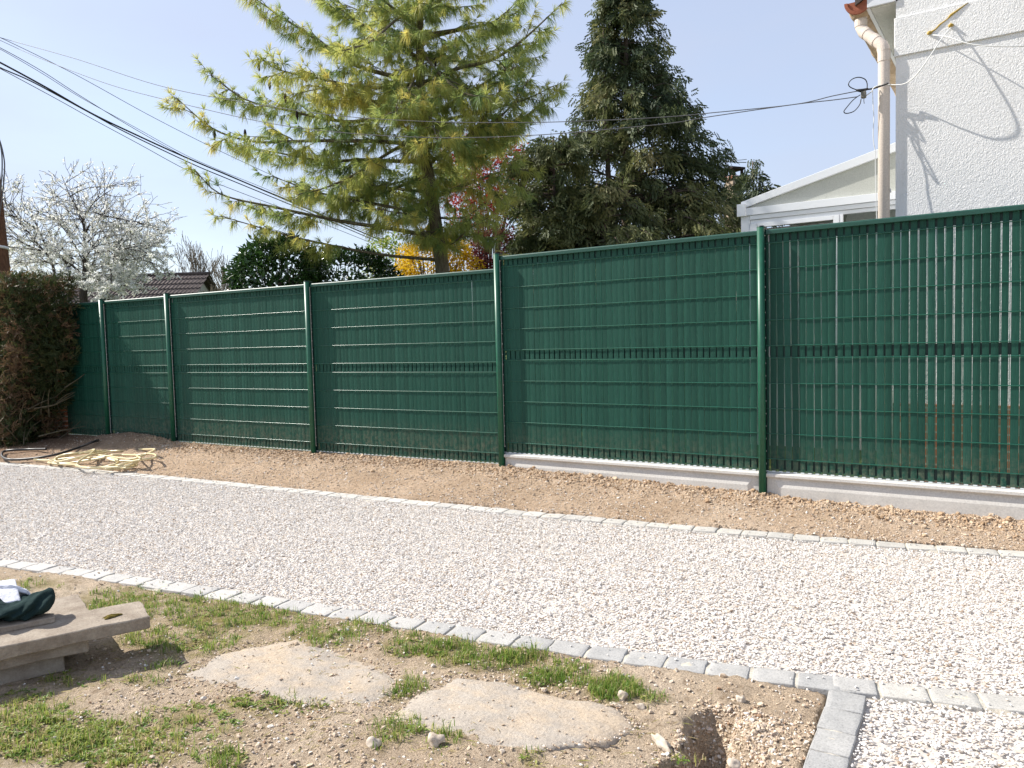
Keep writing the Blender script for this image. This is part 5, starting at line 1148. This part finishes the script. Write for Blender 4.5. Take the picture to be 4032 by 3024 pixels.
mb = MB(); mb.tube([(0, 0, -4.3), (0, 0, -.22)], .055, 8); mb.build('stack', M['cowl'], cw)

# ------------------------------------------------ grass tufts and weeds
r = np.random.default_rng(90); GC, GT, WC, WT = [], [], [], []
for (cx, cy, rx, ry, ga, la) in PATCH:
    area = rx*ry; nt = int(area*.026*ga)
    for k in range(nt):
        a_ = r.uniform(0, 6.283); q = r.uniform()**.6; c = surf(cx+rx*q*math.cos(a_), cy+ry*q*math.sin(a_)); big = r.uniform(.55, 1.15)*(1.25 if ga > 1 else 1)
        for b_ in range(int(r.integers(7, 15))): GC.append((c+np.array([*(r.normal(size=2)*.014), -.003]), big)); GT.append(.40+.20*r.normal()+(.22 if la > ga else 0)+(.5 if r.uniform() < .16 else 0))
    nw = int(area*.024*la)
    for k in range(nw):
        a_ = r.uniform(0, 6.283); q = r.uniform()**.55; c = surf(cx+rx*q*math.cos(a_), cy+ry*q*math.sin(a_)); hu = .48+.22*r.normal()
        for b_ in range(int(r.integers(4, 8))): WC.append(c+np.array([*(r.normal(size=2)*.007), .002])); WT.append(hu+.1*r.normal())
c0 = np.array([g_[0] for g_ in GC]); bg_ = np.array([g_[1] for g_ in GC]); n = len(c0); az = r.uniform(0, 6.283, n); lean_ = np.abs(r.normal(.35, .25, n)); h_ = .042*bg_*r.uniform(.45, 1.2, n)
o_ = np.stack([np.cos(az), np.sin(az), 0*az], 1); sd_ = np.stack([-np.sin(az), np.cos(az), 0*az], 1)*(.0016*r.uniform(.7, 1.3, n))[:, None]; up_ = np.array([0, 0, 1.])
m1 = c0+o_*(h_*lean_*.35)[:, None]+up_*(h_*.62)[:, None]; t1 = c0+o_*(h_*lean_*1.25)[:, None]+up_*(h_*(1-.25*lean_))[:, None]
V = np.stack([c0-sd_, c0+sd_, m1+sd_*.8, t1, m1-sd_*.8], 1).reshape(-1, 3); i = np.arange(n)*5
F = np.concatenate([np.stack([i, i+1, i+2], 1), np.stack([i, i+2, i+4], 1), np.stack([i+4, i+2, i+3], 1)])
tag(np_mesh('grass', V, F, M['grass'], None, np.repeat(np.clip(GT, 0, 1), 5)), kind='stuff')
WC = np.array(WC); n = len(WC); az = r.uniform(0, 6.283, n); D = np.stack([np.cos(az), np.sin(az), r.uniform(.15, .7, n)], 1)
tag(leaves('weeds', WC, D, np.tile(up_, (n, 1))+.2*r.normal(size=(n, 3)), .019*r.uniform(.6, 1.3, n), .009*r.uniform(.7, 1.3, n), M['grass'], None, np.array(WT), 3), kind='stuff')
# dry straws and twigs lying on the soil
n = 3200; qx = np.concatenate([r.uniform(-6, 5, 900), r.uniform(.6, 3.3, 2300)]); qy = np.concatenate([r.uniform(-4.9, -.05, 900), r.uniform(-4.95, -3.5, 2300)]); ok = ~in_gravel(qx, qy)&(H(qx, qy) > -.35); qx, qy = qx[ok], qy[ok]; n = len(qx)
C_ = np.stack([qx, qy, H(qx, qy)+.004], 1); az = r.uniform(0, 6.283, n)
tag(leaves('dry_straw', C_, np.stack([np.cos(az), np.sin(az), .12*r.normal(size=n)], 1), np.tile(up_, (n, 1)), r.uniform(.015, .06, n), .0025, M['grass'], None, r.uniform(.75, 1.0, n), 4), kind='stuff')
